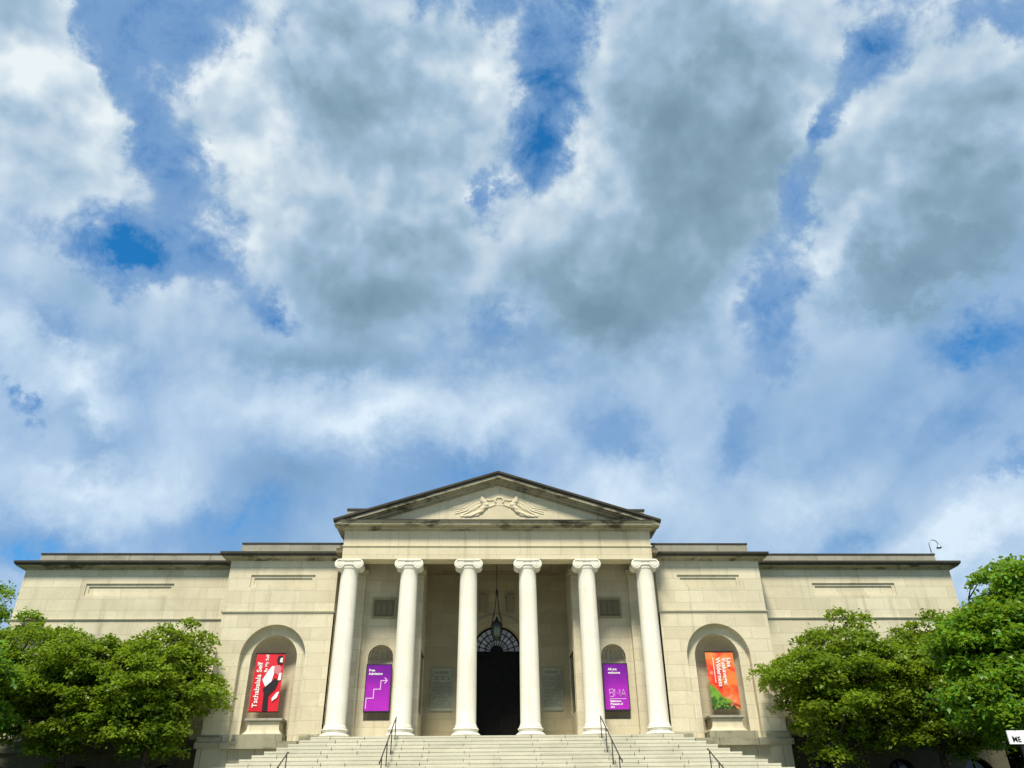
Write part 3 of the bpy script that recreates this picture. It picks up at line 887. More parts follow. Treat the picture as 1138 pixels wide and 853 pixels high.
# violet posters on the porch wall
def poster(s):
    cx = 5.95*s
    lab = 'violet poster with white stepped arrow reading Free Admission' if s < 0 else 'violet poster reading All are welcome with large outlined letters'
    o = empty('poster', (cx, 40.8, 4.97+z), lab, 'poster')
    t = MB(); t.box(cx-.60, cx+.60, 40.80, 40.84, 5.02+z, 7.17+z); t.build('poster_panel', M['purple'], o)
    t = MB()
    for a, b, c, d in ((-.64, -.601, 4.94, 7.2), (.601, .64, 4.94, 7.2), (-.6, .6, 7.171, 7.2), (-.6, .6, 4.94, 5.019)):
        t.box(cx+a, cx+b, 40.79, 40.93, c+z, d+z)
    t.box(cx-.6, cx+.6, 40.845, 40.985, 5.3+z, 6.9+z)
    t.build('frame', M['black'], o)
    y = 40.793
    if s < 0:
        text_mesh('Free\nAdmission', .165, M['white'], o, 'lettering', Vector((cx-.50, y, 6.86+z)), 0, 'LEFT', .004)
        ptsx = [(-.54, 5.14), (-.54, 5.60), (-.19, 5.60), (-.19, 6.02), (.13, 6.02), (.13, 6.42), (.42, 6.42)]
        t = MB()
        for (xa, za), (xb, zb_) in zip(ptsx[:-1], ptsx[1:]):
            t.box(cx+min(xa,xb)-.02, cx+max(xa,xb)+.02, y-.004-.001*(xa == xb), y+.006, min(za,zb_)+z-.02, max(za,zb_)+z+.02)
        t.prism_xz([(cx+.30, 6.30+z), (cx+.34, 6.27+z), (cx+.47, 6.42+z), (cx+.34, 6.57+z), (cx+.30, 6.54+z), (cx+.41, 6.42+z)], y-.007, y+.006)
        t.build('stepped_arrow', M['lilac'], o)
    else:
        text_mesh('All are\nwelcome', .165, M['white'], o, 'lettering', Vector((cx-.36, y, 6.86+z)), 0, 'LEFT', .004)
        # outlined capitals drawn as thin strokes
        t = MB(); r = .019
        def st(*p): t.tube([(cx+a, y, b+z) for a, b in p], r, 5)
        x0, z0, z1 = -.34, 5.60, 5.96
        st((x0,z0),(x0,z1),(x0+.15,z1),(x0+.18,z1-.05),(x0+.18,z1-.13),(x0+.13,z1-.17),(x0+.19,z1-.22),(x0+.19,z0+.05),(x0+.15,z0),(x0,z0)); st((x0,z1-.17),(x0+.13,z1-.17))
        x0 = -.08
        st((x0,z0),(x0,z1),(x0+.12,z0+.12),(x0+.24,z1),(x0+.24,z0))
        x0 = .23
        st((x0,z0),(x0+.12,z1),(x0+.24,z0)); st((x0+.05,z0+.13),(x0+.19,z0+.13))
        t.box(cx-.36, cx+.47, y-.004, y+.006, 5.50+z, 5.525+z)
        t.build('outlined_letters', M['lilac'], o)
        text_mesh('Baltimore\nMuseum of\nArt', .135, M['white'], o, 'lettering', Vector((cx-.34, y, 5.36+z)), 0, 'LEFT', .004)
poster(-1); poster(1)

# inscribed tablets beside the door: rows of worn marks
def tablet(s):
    cx = -2.88 if s < 0 else 2.92
    hw = .60 if s < 0 else .56
    o = empty('wall_tablet', (cx, VY-.05, 5.28+z), 'greenish inscribed tablet on the back wall, ' + ('left of the dark door' if s < 0 else 'right of the dark door'), 'tablet', 'inscribed tablets beside the door')
    t = MB(); t.box(cx-hw, cx+hw, VY-.05, VY+.005, 5.28+z, 7.40+z); t.build('slab', M['plaque'], o)
    rr = random.Random(11+s)
    t = MB(); zz = 7.25
    row = 0
    for sx in (-1, 1): t.box(cx+sx*(hw-.06)-.008, cx+sx*(hw-.06)+.008, VY-.054, VY-.045, 5.38+z, 7.30+z)
    while zz > 5.44:
        big = row == 0 or (s < 0 and row == 2)
        h = .13 if big else .034
        x = cx-hw+.10+(.12 if big else 0)
        t.box(cx-hw+.06, cx+hw-.06, VY-.052, VY-.045, zz-h-.008+z, zz-h+.002+z)
        while x < cx+hw-.12-(.12 if big else 0):
            wd = rr.uniform(.05, .10) if big else rr.uniform(.03, .14)
            if rr.random() > .12: t.box(x, min(x+wd, cx+hw-.1), VY-.053, VY-.045, zz-h+z, zz+z)
            x += wd+(.04 if big else .025)
        zz -= h+(.10 if big else .035)
        row += 1
    t.build('inscription', M['engrave'], o)
tablet(-1); tablet(1)

# hanging lantern
LX, LY = -.03, 41.2
o = empty('lantern', (LX, LY, 8.4+z), 'green copper lantern hanging on long chains before the fanlight', 'lantern')
t = MB(); t.tube([(LX, LY, ZCE+.02), (LX, LY, 11.0+z)], .022, 6); t.lathe(LX, LY, [(.02, 10.75+z), (.09, 10.85+z), (.06, 11.0+z), (.02, 11.1+z)], 12)
for k in range(4):
    a = math.pi/4+k*math.pi/2
    pts = [(LX+r*math.cos(a), LY+r*math.sin(a), q+z) for r, q in ((.05, 10.8), (.10, 10.3), (.18, 9.85), (.30, 9.55), (.36, 9.42), (.30, 9.30))]
    t.tube(pts, .022, 6)
t.build('chain', M['black'], o)
t = MB()
for k in range(8):
    a = 2*math.pi*k/8
    t.tube([(LX+.27*math.cos(a), LY+.27*math.sin(a), 9.18+z), (LX+.21*math.cos(a), LY+.21*math.sin(a), 8.55+z)], .018, 6)
t.lathe(LX, LY, [(.29, 9.16+z), (.31, 9.20+z), (.30, 9.26+z), (.20, 9.36+z), (.10, 9.44+z), (.05, 9.60+z), (.02, 9.66+z)], 16)
t.lathe(LX, LY, [(.02, 8.36+z), (.06, 8.42+z), (.16, 8.48+z), (.23, 8.54+z), (.23, 8.58+z)], 16)
t.build('lantern_frame', M['copper'], o)
t = MB(); t.lathe(LX, LY, [(.20, 8.56+z), (.255, 9.17+z)], 16); t.build('glass', M['lampglass'], o)

# gooseneck lamp on the roof edge
GX, GY = 25.0, 42.3
o = empty('roof_lamp', (GX, GY, 13.39+z), 'small grey gooseneck lamp on the roof edge above the trees', 'lamp')
t = MB(); pts = [(GX, GY, 13.39+z), (GX, GY, 13.95+z)]
for i in range(1, 11):
    a = math.pi - math.pi*1.06*i/10
    pts.append((GX+.27+.27*math.cos(a), GY, 13.95+z+.27*math.sin(a)))
t.tube(pts, .028, 8); t.lathe(GX, GY, [(.09, 13.385+z), (.09, 13.42+z), (.03, 13.45+z)], 12)
t.build('lamp_arm', M['steel'], o)
ex, ez = pts[-1][0], pts[-1][2]
t = MB(); t.lathe(ex, GY, [(.15, ez-.17), (.13, ez-.10), (.06, ez-.02), (.035, ez+.05)], 16); t.build('lamp_shade', M['steel'], o)

# handrails
def zstep(y): return ZP - RISE*max(0, (YF-y)/TREAD)
def handrail(x, y0, y1, posts, label):
    o = empty('handrail', (x, y1, zstep(y1)), label, 'handrail', 'black handrails on the entrance steps')
    s = RISE/TREAD
    zt = (4.42 if abs(x) < 6 else 2.70)+ZE
    zr = lambda y: zt - (y0-y)*s
    t = MB(); t.tube([(x, y0+.02, zr(y0)-.03), (x, y0-.06, zr(y0-.06)), (x, y1, zr(y1)), (x, y1-.18, zr(y1)-.02), (x, y1-.24, zr(y1)-.10)], .027, 8); t.build('rail', M['black'], o)
    for yp in posts:
        k = max(0, math.ceil((YF-yp)/TREAD - 1e-6))
        zfoot = ZP-k*RISE-.012
        t = MB(); t.tube([(x, yp, zfoot), (x, yp, zr(yp))], .022, 8); t.lathe(x, yp, [(.055, zfoot), (.055, zfoot+.03), (.024, zfoot+.05)], 10); t.build('post', M['black'], o)
handrail(-4.66, 38.05, 33.0, (37.95, 36.55, 35.05, 33.4), 'black iron handrail on the steps, left of the dark doorway')
handrail(4.66, 38.05, 33.0, (37.95, 36.55, 35.05, 33.4), 'black iron handrail on the steps, right of the dark doorway')
handrail(-8.42, 34.0, 31.9, (33.75, 32.6), 'black handrail low on the steps, below the red banner')
handrail(8.36, 34.0, 31.9, (33.75, 32.6), 'black handrail low on the steps, below the orange banner')

# white sign board at the right edge
SX, SY = 18.40, 29.9
o = empty('sign_board', (SX+.9, SY, ZT), 'white sign board with black capitals below the maple at the right edge', 'sign')
t = MB(); t.box(SX-.08, SX+1.6, SY, SY+.05, 2.43+z, 2.88+z); t.build('board', M['whitesign'], o)
for px in (SX+.35, SX+1.3):
    t = MB(); t.box(px, px+.08, SY+.052, SY+.13, ZT, 2.85+z); t.build('post', M['black'], o)
text_mesh('ME', .25, M['inkblack'], o, 'lettering', Vector((SX+.04, SY-.005, 2.50+z)), 0, 'LEFT', .006)

# ------------------------------------------------------------------ trees
def leaves_mesh(name, mat, parent, pads, per, size, seed, droop=.25, flat=.30, up=.9):
    rg = np.random.RandomState(seed)
    P = []; T = []
    for (c, r, w) in pads:
        k = int(per*w)
        a = rg.rand(k)*2*np.pi; q = np.sqrt(rg.rand(k))*r*(1+.25*rg.randn(k)*.5)
        # ragged outline of each spray
        q *= 1 + .28*np.sin(3*a+c[0]*5) + .16*np.sin(7*a+c[2]*9)
        zz = flat*r*rg.randn(k)*.6 - droop*r*(q/r)**2
        P.append(np.stack([c[0]+q*np.cos(a), c[1]+q*np.sin(a), c[2]+zz], 1))
        T.append(np.clip(rg.rand()*.45 + .55*rg.rand(k)**1.6, 0, 1))
    P = np.concatenate(P); T = np.concatenate(T); n = len(P)
    nrm = rg.randn(n, 3)*.55; nrm[:, 2] += up
    nrm /= np.linalg.norm(nrm, axis=1)[:, None]
    t = rg.randn(n, 3); t -= (t*nrm).sum(1)[:, None]*nrm; t /= np.linalg.norm(t, axis=1)[:, None]
    b = np.cross(nrm, t)
    s = size*(.65+.7*rg.rand(n))[:, None]
    fold = nrm*s*.18
    v0 = P - t*s*.5; v1 = P + b*s*.30 + fold; v2 = P + t*s*.55 - nrm*s*.12; v3 = P - b*s*.30 + fold
    V = np.stack([v0, v1, v2, v3], 1).reshape(-1, 3)
    F = np.arange(4*n).reshape(n, 4)
    o = bpy.data.objects.new(name, bpy.data.meshes.new(name)); COL.objects.link(o); o.parent = parent
    W = worldloc(o)
    V = V - np.array(W)
    me = o.data
    me.vertices.add(4*n); me.vertices.foreach_set('co', V.ravel())
    me.loops.add(4*n); me.loops.foreach_set('vertex_index', F.ravel().astype(np.int32))
    me.polygons.add(n); me.polygons.foreach_set('loop_start', (np.arange(n)*4).astype(np.int32))
    at = me.attributes.new('leaf_tint', 'FLOAT', 'FACE'); at.data.foreach_set('value', T.astype(np.float32))
    me.update(); me.validate()
    me.materials.append(mat)
    return o

def tree(name, base, label, crown, npads, per, leaf, mat, seed, padr=(.45,.95), group=None, stems=4, fork=1.2, droop=.28, lobes=None, up=.9, trunk_r=.16, flat=.30):
    """crown = (cx, cy, cz, rx, ry, rz) in world coordinates"""
    rg = random.Random(seed)
    root = empty(name, base, label, 'tree', group)
    cx, cy, cz, rx, ry, rz = crown
    pads = []
    tries = 0
    while len(pads) < npads and tries < 20000:
        tries += 1
        d = Vector((rg.gauss(0,1), rg.gauss(0,1), rg.gauss(0,1))).normalized()
        lump = 1 + .17*math.sin(5*math.atan2(d.z, d.x)+seed) + .12*math.sin(9*math.atan2(d.z, d.x)+2.3*seed+3*d.y)
        q = rg.random()**(1/2.6)*lump
        p = Vector((cx+d.x*q*rx, cy+d.y*q*ry, cz+d.z*q*rz))
        if lobes:
            # dented outline: keep only what falls in one of the lobes
            if not any(((p.x-lx)/lr)**2+((p.y-ly)/lr)**2+((p.z-lz)/(lr*lf))**2 < 1 for lx, ly, lz, lr, lf in lobes): continue
        r = rg.uniform(*padr)*(1.12 if rg.random() < .3 else .92)
        if any((p-Vector(o[0])).length < .33*(r+o[1]) for o in pads): continue
        pads.append(((p.x, p.y, p.z), r, (r/.7)**2*rg.uniform(.7, 1.3)))
    leaves_mesh('crown', mat, root, pads, per, leaf, seed, droop, flat, up)
    t = MB()
    b = Vector(base)
    fk = b+Vector((rg.uniform(-.1,.1), rg.uniform(-.1,.1), fork))
    t.tube([b+Vector((0,0,-.1)), b+Vector((0,0,.12)), b.lerp(fk, .6)+Vector((.03,.02,0)), fk], [trunk_r*1.7, trunk_r*1.15, trunk_r, trunk_r*.95], 10)
    nodes = []
    for k in range(stems):
        a = 2*math.pi*(k+rg.random()*.6)/stems
        tip = Vector((cx+rx*.55*math.cos(a), cy+ry*.55*math.sin(a), cz+rz*rg.uniform(.1,.6)))
        mid = fk.lerp(tip, .5)+Vector((rg.uniform(-.2,.2), rg.uniform(-.2,.2), rg.uniform(.1,.5)))
        pts = []
        for i in range(9):
            u = i/8
            pts.append(fk*(1-u)**2 + mid*2*u*(1-u) + tip*u*u)
        t.tube(pts, [trunk_r*.62*(1-.8*i/8) for i in range(9)], 8)
        nodes += pts[2:]
    for (c, r, w) in pads:
        c = Vector(c)
        s = min(nodes, key=lambda q: (q-c).length + .8*max(0, q.z-c.z))
        m = s.lerp(c, .55)+Vector((rg.uniform(-.15,.15), rg.uniform(-.15,.15), .12))
        t.tube([s, m, c+Vector((0,0,-.05))], [.034, .02, .008], 5)
        for q in range(3):
            a = rg.random()*6.28
            t.tube([m.lerp(c, .6), c+Vector((math.cos(a)*r*.7, math.sin(a)*r*.7, -.08))], [.012, .004], 4)
    t.build('trunk', M['bark'], root)
    return root

G1 = 'low spreading trees before the museum wings'
tree('tree', (-15.7, 38.3, ZT), 'spreading olive green tree before the left wing, nearest the red banner', (-16.3, 38.5, 5.85+z, 3.2, 2.4, 2.7), 215, 250, .175, M['leaf_olive'], 21, (.42,.85), G1, 4, 1.5, flat=.30, up=.95)
tree('tree', (-19.4, 38.6, ZT), 'spreading olive green tree before the left wing, second from the red banner', (-20.6, 38.7, 5.9+z, 3.8, 2.4, 2.85), 235, 250, .175, M['leaf_olive'], 22, (.42,.85), G1, 4, 1.5, flat=.30, up=.95)
tree('tree', (-22.3, 34.0, ZT), 'bright green tree cut by the left edge of the photo', (-22.5, 34.2, 5.0+z, 2.4, 2.0, 2.2), 70, 260, .19, M['leaf_bright'], 23, (.45,.9), None, 3, 1.3, flat=.32, up=.9)
tree('tree', (-29.2, 43.5, ZT), 'tall tree beyond the far end of the left wing, seen against the sky', (-29.0, 43.0, 7.8+z, 4.5, 3.6, 4.7), 120, 230, .20, M['leaf_bright'], 24, (.6,1.1), None, 4, 3.0)
tree('tree', (15.3, 38.3, ZT), 'spreading olive green tree before the right wing, nearest the orange banner', (16.9, 38.5, 5.85+z, 3.9, 2.4, 2.8), 245, 250, .175, M['leaf_olive'], 25, (.42,.85), G1, 4, 1.5, flat=.30, up=.95)
tree('tree', (20.4, 38.6, ZT), 'spreading olive green tree half hidden behind the tall bright maple', (20.8, 38.6, 5.75+z, 2.9, 2.2, 3.0), 170, 250, .175, M['leaf_olive'], 26, (.42,.85), G1, 3, 1.5, flat=.30, up=.95)
tree('tree', (22.2, 33.4, ZT), 'tall bright green maple at the right edge, rising above the roofline', (21.8, 33.0, 6.4+z, 4.2, 3.0, 4.1), 310, 220, .20, M['leaf_bright'], 27, (.5,1.0), None, 5, 2.0, flat=.34, up=.9, trunk_r=.22,
     lobes=[(22.65, 33.0, 8.5+z, 1.65, .95), (20.7, 32.8, 6.5+z, 2.1, .8), (24.6, 33.0, 7.0+z, 2.3, .9), (20.4, 32.6, 4.0+z, 2.5, .68), (23.0, 33.0, 5.2+z, 2.6, .8)])
tree('tree', (29.5, 45.0, ZT), 'dark tree beyond the end of the right wing, behind the maple', (29.0, 45.0, 5.0+z, 4.5, 3.0, 4.0), 120, 220, .24, M['leaf_dark'], 28, (.7,1.2), None, 4, 2.0)

# ------------------------------------------------------------------ camera
cam = bpy.data.cameras.new('camera')
co = bpy.data.objects.new('camera', cam); COL.objects.link(co)
cam.sensor_fit = 'HORIZONTAL'; cam.sensor_width = 36
cam.lens = 36*854/1138
cam.clip_start = .1; cam.clip_end = 3000
yaw, pitch, roll = .04002861, R(30.0), -.01181814
fw = Vector((math.sin(yaw)*math.cos(pitch), math.cos(yaw)*math.cos(pitch), math.sin(pitch)))
rt = Vector((math.cos(yaw), -math.sin(yaw), 0))
up = rt.cross(fw)
# the picture is turned by roll: screen right = rt*cos - up*sin (screen down positive angle)
r2 = rt*math.cos(roll) + up*math.sin(roll)*1.0
u2 = up*math.cos(roll) - rt*math.sin(roll)*1.0
mat = Matrix((r2, u2, -fw)).transposed().to_4x4()
mat.translation = Vector((-.73648809, 0, ZE))
co.matrix_world = mat
SC.camera = co

# ------------------------------------------------------------------ light and sky
SUN_EL, SUN_AZ = 57.0, 11.0     # azimuth measured to the left of straight behind the camera
sun = bpy.data.lights.new('sun', 'SUN'); sun.energy = 4.0; sun.angle = R(11); sun.color = (1.0, .92, .77)
so = bpy.data.objects.new('sun', sun); COL.objects.link(so)
sd = Vector((-math.sin(R(SUN_AZ))*math.cos(R(SUN_EL)), -math.cos(R(SUN_AZ))*math.cos(R(SUN_EL)), math.sin(R(SUN_EL))))
so.rotation_euler = sd.to_track_quat('Z', 'Y').to_euler()
so.location = (0, 0, 60)

SKY = [  # azimuth, elevation, turn, two radii (radians), cloud density, cloud brightness
    (-0.5484, 0.6128, -3.0486, 0.132, 0.0657, -0.75, 0.0), (-0.5415, 0.6095, -3.0215, 0.0938, 0.0433, -0.6, 0.0),
    (-0.3038, 0.6052, 3.0312, 0.0776, 0.0449, -0.5, 0.0), (-0.3263, 0.6185, -2.9956, 0.0453, 0.0277, -0.2, 0.0),
    (0.1052, 0.8352, 1.1757, 0.1255, 0.0804, -0.6, 0.0), (0.1774, 0.9433, 3.1016, 0.135, 0.0729, -0.45, 0.0),
    (-0.0016, 0.7497, 1.9641, 0.0971, 0.0606, -0.55, 0.0), (0.0855, 0.9282, -2.7945, 0.0805, 0.0529, -0.25, 0.0),
    (0.6939, 0.8309, -2.9242, 0.0681, 0.0466, -0.45, 0.0), (0.5831, 0.7546, -2.5341, 0.1461, 0.0461, -0.6, 0.0),
    (0.4933, 0.6929, -2.5609, 0.0821, 0.0471, -0.45, 0.0), (0.4266, 0.5962, 1.1762, 0.1002, 0.0877, -0.55, 0.0),
    (0.435, 0.5267, 2.8567, 0.0951, 0.067, -0.3, 0.0), (0.6476, 0.4961, 2.6754, 0.083, 0.0462, -0.55, 0.0),
    (0.6931, 0.4556, 1.1199, 0.0547, 0.0451, -0.4, 0.0), (0.6526, 0.339, -3.0589, 0.0808, 0.0329, -0.45, 0.0),
    (0.8402, 0.7846, 2.6976, 0.0709, 0.0455, -0.3, 0.0), (-0.6254, 0.8163, 2.6354, 0.1784, 0.1204, -0.28, 0.0),
    (-0.5094, 0.7299, 2.4422, 0.1633, 0.105, -0.2, 0.0), (-0.4268, 0.6319, 3.0712, 0.1592, 0.0647, -0.35, 0.0),
    (-0.6136, 0.4228, 2.5561, 0.0201, 0.0189, -0.6, 0.0), (-0.5015, 0.3002, -3.087, 0.2219, 0.0537, -0.28, -0.05),
    (-0.5583, 0.2763, 3.0967, 0.0599, 0.0467, -0.4, 0.0), (-0.4739, 0.5, 2.9876, 0.0983, 0.0733, -0.15, -0.1),
    (-0.5917, 0.5016, 2.77, 0.0598, 0.0487, -0.25, 0.0), (0.0284, 0.5956, 3.1385, 0.127, 0.0699, -0.4, -0.1),
    (0.3493, 0.4387, 0.9965, 0.1267, 0.0696, -0.4, -0.12), (0.1945, 0.4431, -3.0824, 0.1142, 0.1036, -0.35, -0.12),
    (-0.0481, 0.391, -3.1226, 0.2495, 0.0688, -0.3, -0.16), (-0.3499, 0.3473, 3.071, 0.1632, 0.0739, -0.35, -0.12),
    (0.4789, 0.2896, -3.0113, 0.1536, 0.04, -0.25, -0.14), (0.5543, 0.3814, -3.0546, 0.1318, 0.0608, -0.15, -0.06),
    (0.6106, 0.4004, 2.9225, 0.0856, 0.0407, -0.15, -0.05), (-0.2293, 0.8205, -3.1182, 0.3879, 0.2437, 0.75, 0.0),
    (-0.397, 0.8121, -2.9712, 0.1868, 0.153, 0.25, 0.15), (-0.1078, 0.8946, -3.0903, 0.2579, 0.1316, 0.3, 0.05),
    (0.3615, 0.7865, 0.4613, 0.333, 0.2439, 0.8, -0.05), (0.2551, 0.8861, -3.0362, 0.1566, 0.1075, 0.2, 0.1),
    (0.2298, 0.7391, 3.0872, 0.1812, 0.1326, 0.25, 0.0), (0.6636, 0.6414, 3.0455, 0.2176, 0.1514, 0.7, 0.0),
    (0.7673, 0.7164, 0.367, 0.1269, 0.1216, 0.35, 0.0), (0.5677, 0.6068, -3.1208, 0.1269, 0.0948, 0.3, 0.05),
    (-0.6878, 0.7394, 3.1221, 0.121, 0.0763, 0.65, 0.16), (-0.7511, 0.7923, 2.5846, 0.0859, 0.059, 0.6, 0.15),
    (-0.681, 0.6642, -3.0802, 0.0651, 0.0624, 0.65, 0.1), (-0.5778, 0.7242, -2.9669, 0.035, 0.0299, 0.4, 0.1),
    (-0.175, 0.6613, -3.0583, 0.2559, 0.1472, 0.35, -0.08), (0.1439, 0.6326, 3.0927, 0.2577, 0.1499, 0.4, -0.1),
    (-0.1812, 0.4824, -3.1082, 0.3433, 0.0711, 0.45, 0.36), (-0.5682, 0.4609, -3.0055, 0.1059, 0.0604, 0.5, 0.32),
    (-0.54, 0.3691, -3.0405, 0.1859, 0.0545, 0.4, 0.24), (-0.4009, 0.3835, -3.0215, 0.1165, 0.0638, 0.35, 0.15),
    (0.0275, 0.4728, 3.1365, 0.1707, 0.0934, 0.3, 0.2), (0.4305, 0.355, -3.0242, 0.285, 0.0844, 0.45, 0.26),
    (0.599, 0.2854, -3.0647, 0.1646, 0.0708, 0.8, 0.42), (0.239, 0.3937, -2.5944, 0.1809, 0.0915, 0.4, 0.24),
    (0.2937, 0.355, -2.9051, 0.1883, 0.0879, 0.25, 0.08), (0.1748, 0.364, -3.0151, 0.0977, 0.0905, 0.25, 0.1),
    (-0.2809, 0.5518, -3.0066, 0.3047, 0.0677, 0.1, -0.16), (0.4589, 0.4771, -2.9971, 0.2077, 0.0976, 0.25, 0.02),
    (0.2843, 0.5388, 3.14, 0.1435, 0.1259, 0.25, 0.06), (-0.5568, 0.5543, 2.9954, 0.1579, 0.061, 0.2, 0.02),
    (-0.1889, 0.8672, 3.085, 0.2266, 0.0939, 0.2, -0.26), (-0.287, 0.8644, -3.0426, 0.1269, 0.081, 0.1, -0.12),
    (-0.2187, 0.668, 3.133, 0.2248, 0.1012, 0.15, -0.16), (-0.1239, 0.7333, -3.0793, 0.1362, 0.0778, 0.1, -0.08),
    (0.4021, 0.8217, 2.967, 0.2232, 0.1464, 0.25, -0.26), (0.508, 0.8185, 0.3555, 0.1382, 0.1118, 0.1, -0.18),
    (0.3304, 0.6472, -3.1375, 0.1648, 0.1455, 0.15, -0.18), (0.1842, 0.6067, -3.0183, 0.1948, 0.0813, 0.2, -0.26),
    (0.742, 0.6642, 2.4557, 0.1104, 0.0791, 0.2, -0.26), (0.5933, 0.5774, 3.0234, 0.199, 0.0627, 0.25, -0.3),
    (0.5182, 0.5645, 2.9131, 0.1159, 0.054, 0.1, -0.12), (0.6974, 0.5862, 3.1399, 0.1112, 0.0496, 0.1, -0.1),
    (-0.5392, 0.4157, 3.1391, 0.0775, 0.045, 0.05, -0.16), (-0.2684, 0.4003, 3.0738, 0.1525, 0.0552, 0.1, -0.14),
    (-0.6944, 0.7054, -3.0491, 0.0612, 0.038, 0.1, -0.1), (-0.4413, 0.8738, 3.1145, 0.172, 0.0802, 0.05, 0.25),
    (-0.4382, 0.7599, -2.9994, 0.1207, 0.0931, 0.05, 0.2), (-0.087, 0.8547, -2.8508, 0.125, 0.0557, 0.05, 0.22),
    (-0.0401, 0.928, -3.1126, 0.161, 0.0593, 0.05, 0.12), (0.0311, 0.8888, -3.1408, 0.1215, 0.0613, 0.0, 0.12),
    (0.1887, 0.8407, 0.735, 0.0942, 0.066, 0.1, 0.25), (0.1582, 0.7893, 3.1064, 0.0954, 0.0652, 0.05, 0.15),
    (0.3244, 0.6878, 1.2576, 0.067, 0.0562, 0.05, 0.15), (0.5455, 0.6516, -2.8365, 0.1062, 0.0543, 0.1, 0.24),
    (0.5032, 0.6184, 1.0056, 0.077, 0.0538, 0.1, 0.2), (0.6705, 0.6013, 2.8094, 0.0729, 0.0304, 0.0, 0.15),
    (-0.6315, 0.7206, 3.0771, 0.0876, 0.0493, 0.05, 0.2), (-0.7246, 0.7436, -2.7383, 0.0712, 0.0466, 0.05, 0.2),
    (0.0142, 0.6707, -3.1367, 0.0887, 0.0573, 0.1, 0.12), (-0.3602, 0.7343, 3.0434, 0.1079, 0.0654, 0.0, 0.12),
    (-0.1987, 0.5212, -3.0494, 0.1808, 0.0459, 0.05, 0.12), (0.5015, 0.8411, 0.6039, 0.138, 0.0756, 0.0, 0.02),
    (0.6437, 0.6808, 2.9988, 0.0685, 0.0608, 0.0, 0.12), (0.643, 0.7981, 2.9557, 0.0756, 0.0587, 0.1, 0.1),
]
W = bpy.data.worlds.new("World"); SC.world = W; W.use_nodes = True
W.cycles.sampling_method = 'MANUAL'; W.cycles.sample_map_resolution = 256
nt = W.node_tree
for n_ in list(nt.nodes): nt.nodes.remove(n_)
L = nt.links.new
out = N(nt, 'ShaderNodeOutputWorld'); bg = N(nt, 'ShaderNodeBackground'); L(bg.outputs[0], out.inputs['Surface'])
bg.inputs['Strength'].default_value = 0.1
sky = N(nt, 'ShaderNodeTexSky', sky_type='NISHITA'); sky.sun_disc = False
sky.sun_elevation = R(SUN_EL); sky.sun_rotation = R(180 + SUN_AZ)
sky.air_density = 1.0; sky.dust_density = .6; sky.ozone_density = 2.0
gen = N(nt, 'ShaderNodeTexCoord').outputs['Generated']
nrm = N(nt, 'ShaderNodeVectorMath', operation='NORMALIZE'); L(gen, nrm.inputs[0]); D = nrm.outputs[0]
sp = N(nt, 'ShaderNodeSeparateXYZ'); L(D, sp.inputs[0])
az = mathn(nt, 'ARCTAN2', sp.outputs[0], sp.outputs[1]); el = mathn(nt, 'ARCSINE', sp.outputs[2])
# ragged edges: the directions are stirred before the cloud masses are read
def vnoise(scale, detail, rough):
    n = N(nt, 'ShaderNodeTexNoise'); n.inputs['Scale'].default_value = scale; n.inputs['Detail'].default_value = detail; n.inputs['Roughness'].default_value = rough
    L(D, n.inputs['Vector'])
    s = N(nt, 'ShaderNodeVectorMath', operation='SUBTRACT'); L(n.outputs['Color'], s.inputs[0]); s.inputs[1].default_value = (.5, .5, .5)
    return s.outputs[0]
def vmul(v, k):
    s = N(nt, 'ShaderNodeVectorMath', operation='SCALE'); L(v, s.inputs[0]); s.inputs['Scale'].default_value = k; return s.outputs[0]
def vadd(a, b):
    s = N(nt, 'ShaderNodeVectorMath', operation='ADD'); L(a, s.inputs[0]); L(b, s.inputs[1]); return s.outputs[0]
cb = N(nt, 'ShaderNodeCombineXYZ'); L(az, cb.inputs[0]); L(el, cb.inputs[1])
stir = N(nt, 'ShaderNodeVectorMath', operation='MULTIPLY'); L(vnoise(4.5, 10, .66), stir.inputs[0]); stir.inputs[1].default_value = (.24, .24, 0)
P = vadd(cb.outputs[0], stir.outputs[0])
stir3 = vnoise(6.0, 5, .6)
dsum = None; bsum = None
for a_, e_, t_, s1, s2, wd, wb in SKY:
    mp = N(nt, 'ShaderNodeMapping', vector_type='TEXTURE')
    mp.inputs['Location'].default_value = (a_, e_, 0); mp.inputs['Rotation'].default_value = (0, 0, t_); mp.inputs['Scale'].default_value = (s1*1.12, s2*1.12, 1)
    L(P, mp.inputs[0])
    gr = N(nt, 'ShaderNodeTexGradient', gradient_type='QUADRATIC_SPHERE'); L(mp.outputs[0], gr.inputs[0])
    g = gr.outputs['Fac']
    if wd: dsum = mathn(nt, 'MULTIPLY', g, wd*1.6) if dsum is None else mathn(nt, 'MULTIPLY_ADD', g, wd*1.6, dsum)
    if wb: bsum = mathn(nt, 'MULTIPLY', g, wb*1.6) if bsum is None else mathn(nt, 'MULTIPLY_ADD', g, wb*1.6, bsum)
# billows: one noise read twice, a little apart, so that the side towards the sun is the brighter one
def noise_at(vec, scale, detail, rough, dist=0.0): return noise(nt, vec, scale, detail, rough, dist)
off = N(nt, 'ShaderNodeVectorMath', operation='ADD'); L(D, off.inputs[0]); off.inputs[1].default_value = (-.010, -.024, .020)
f1 = noise_at(D, 4.2, 13, .65, .12)
f1s = noise_at(D, 4.2, 4, .56, .12)
f1b = noise_at(off.outputs[0], 4.2, 4, .56, .12)
f2 = noise_at(D, 15.0, 7, .64, .3)
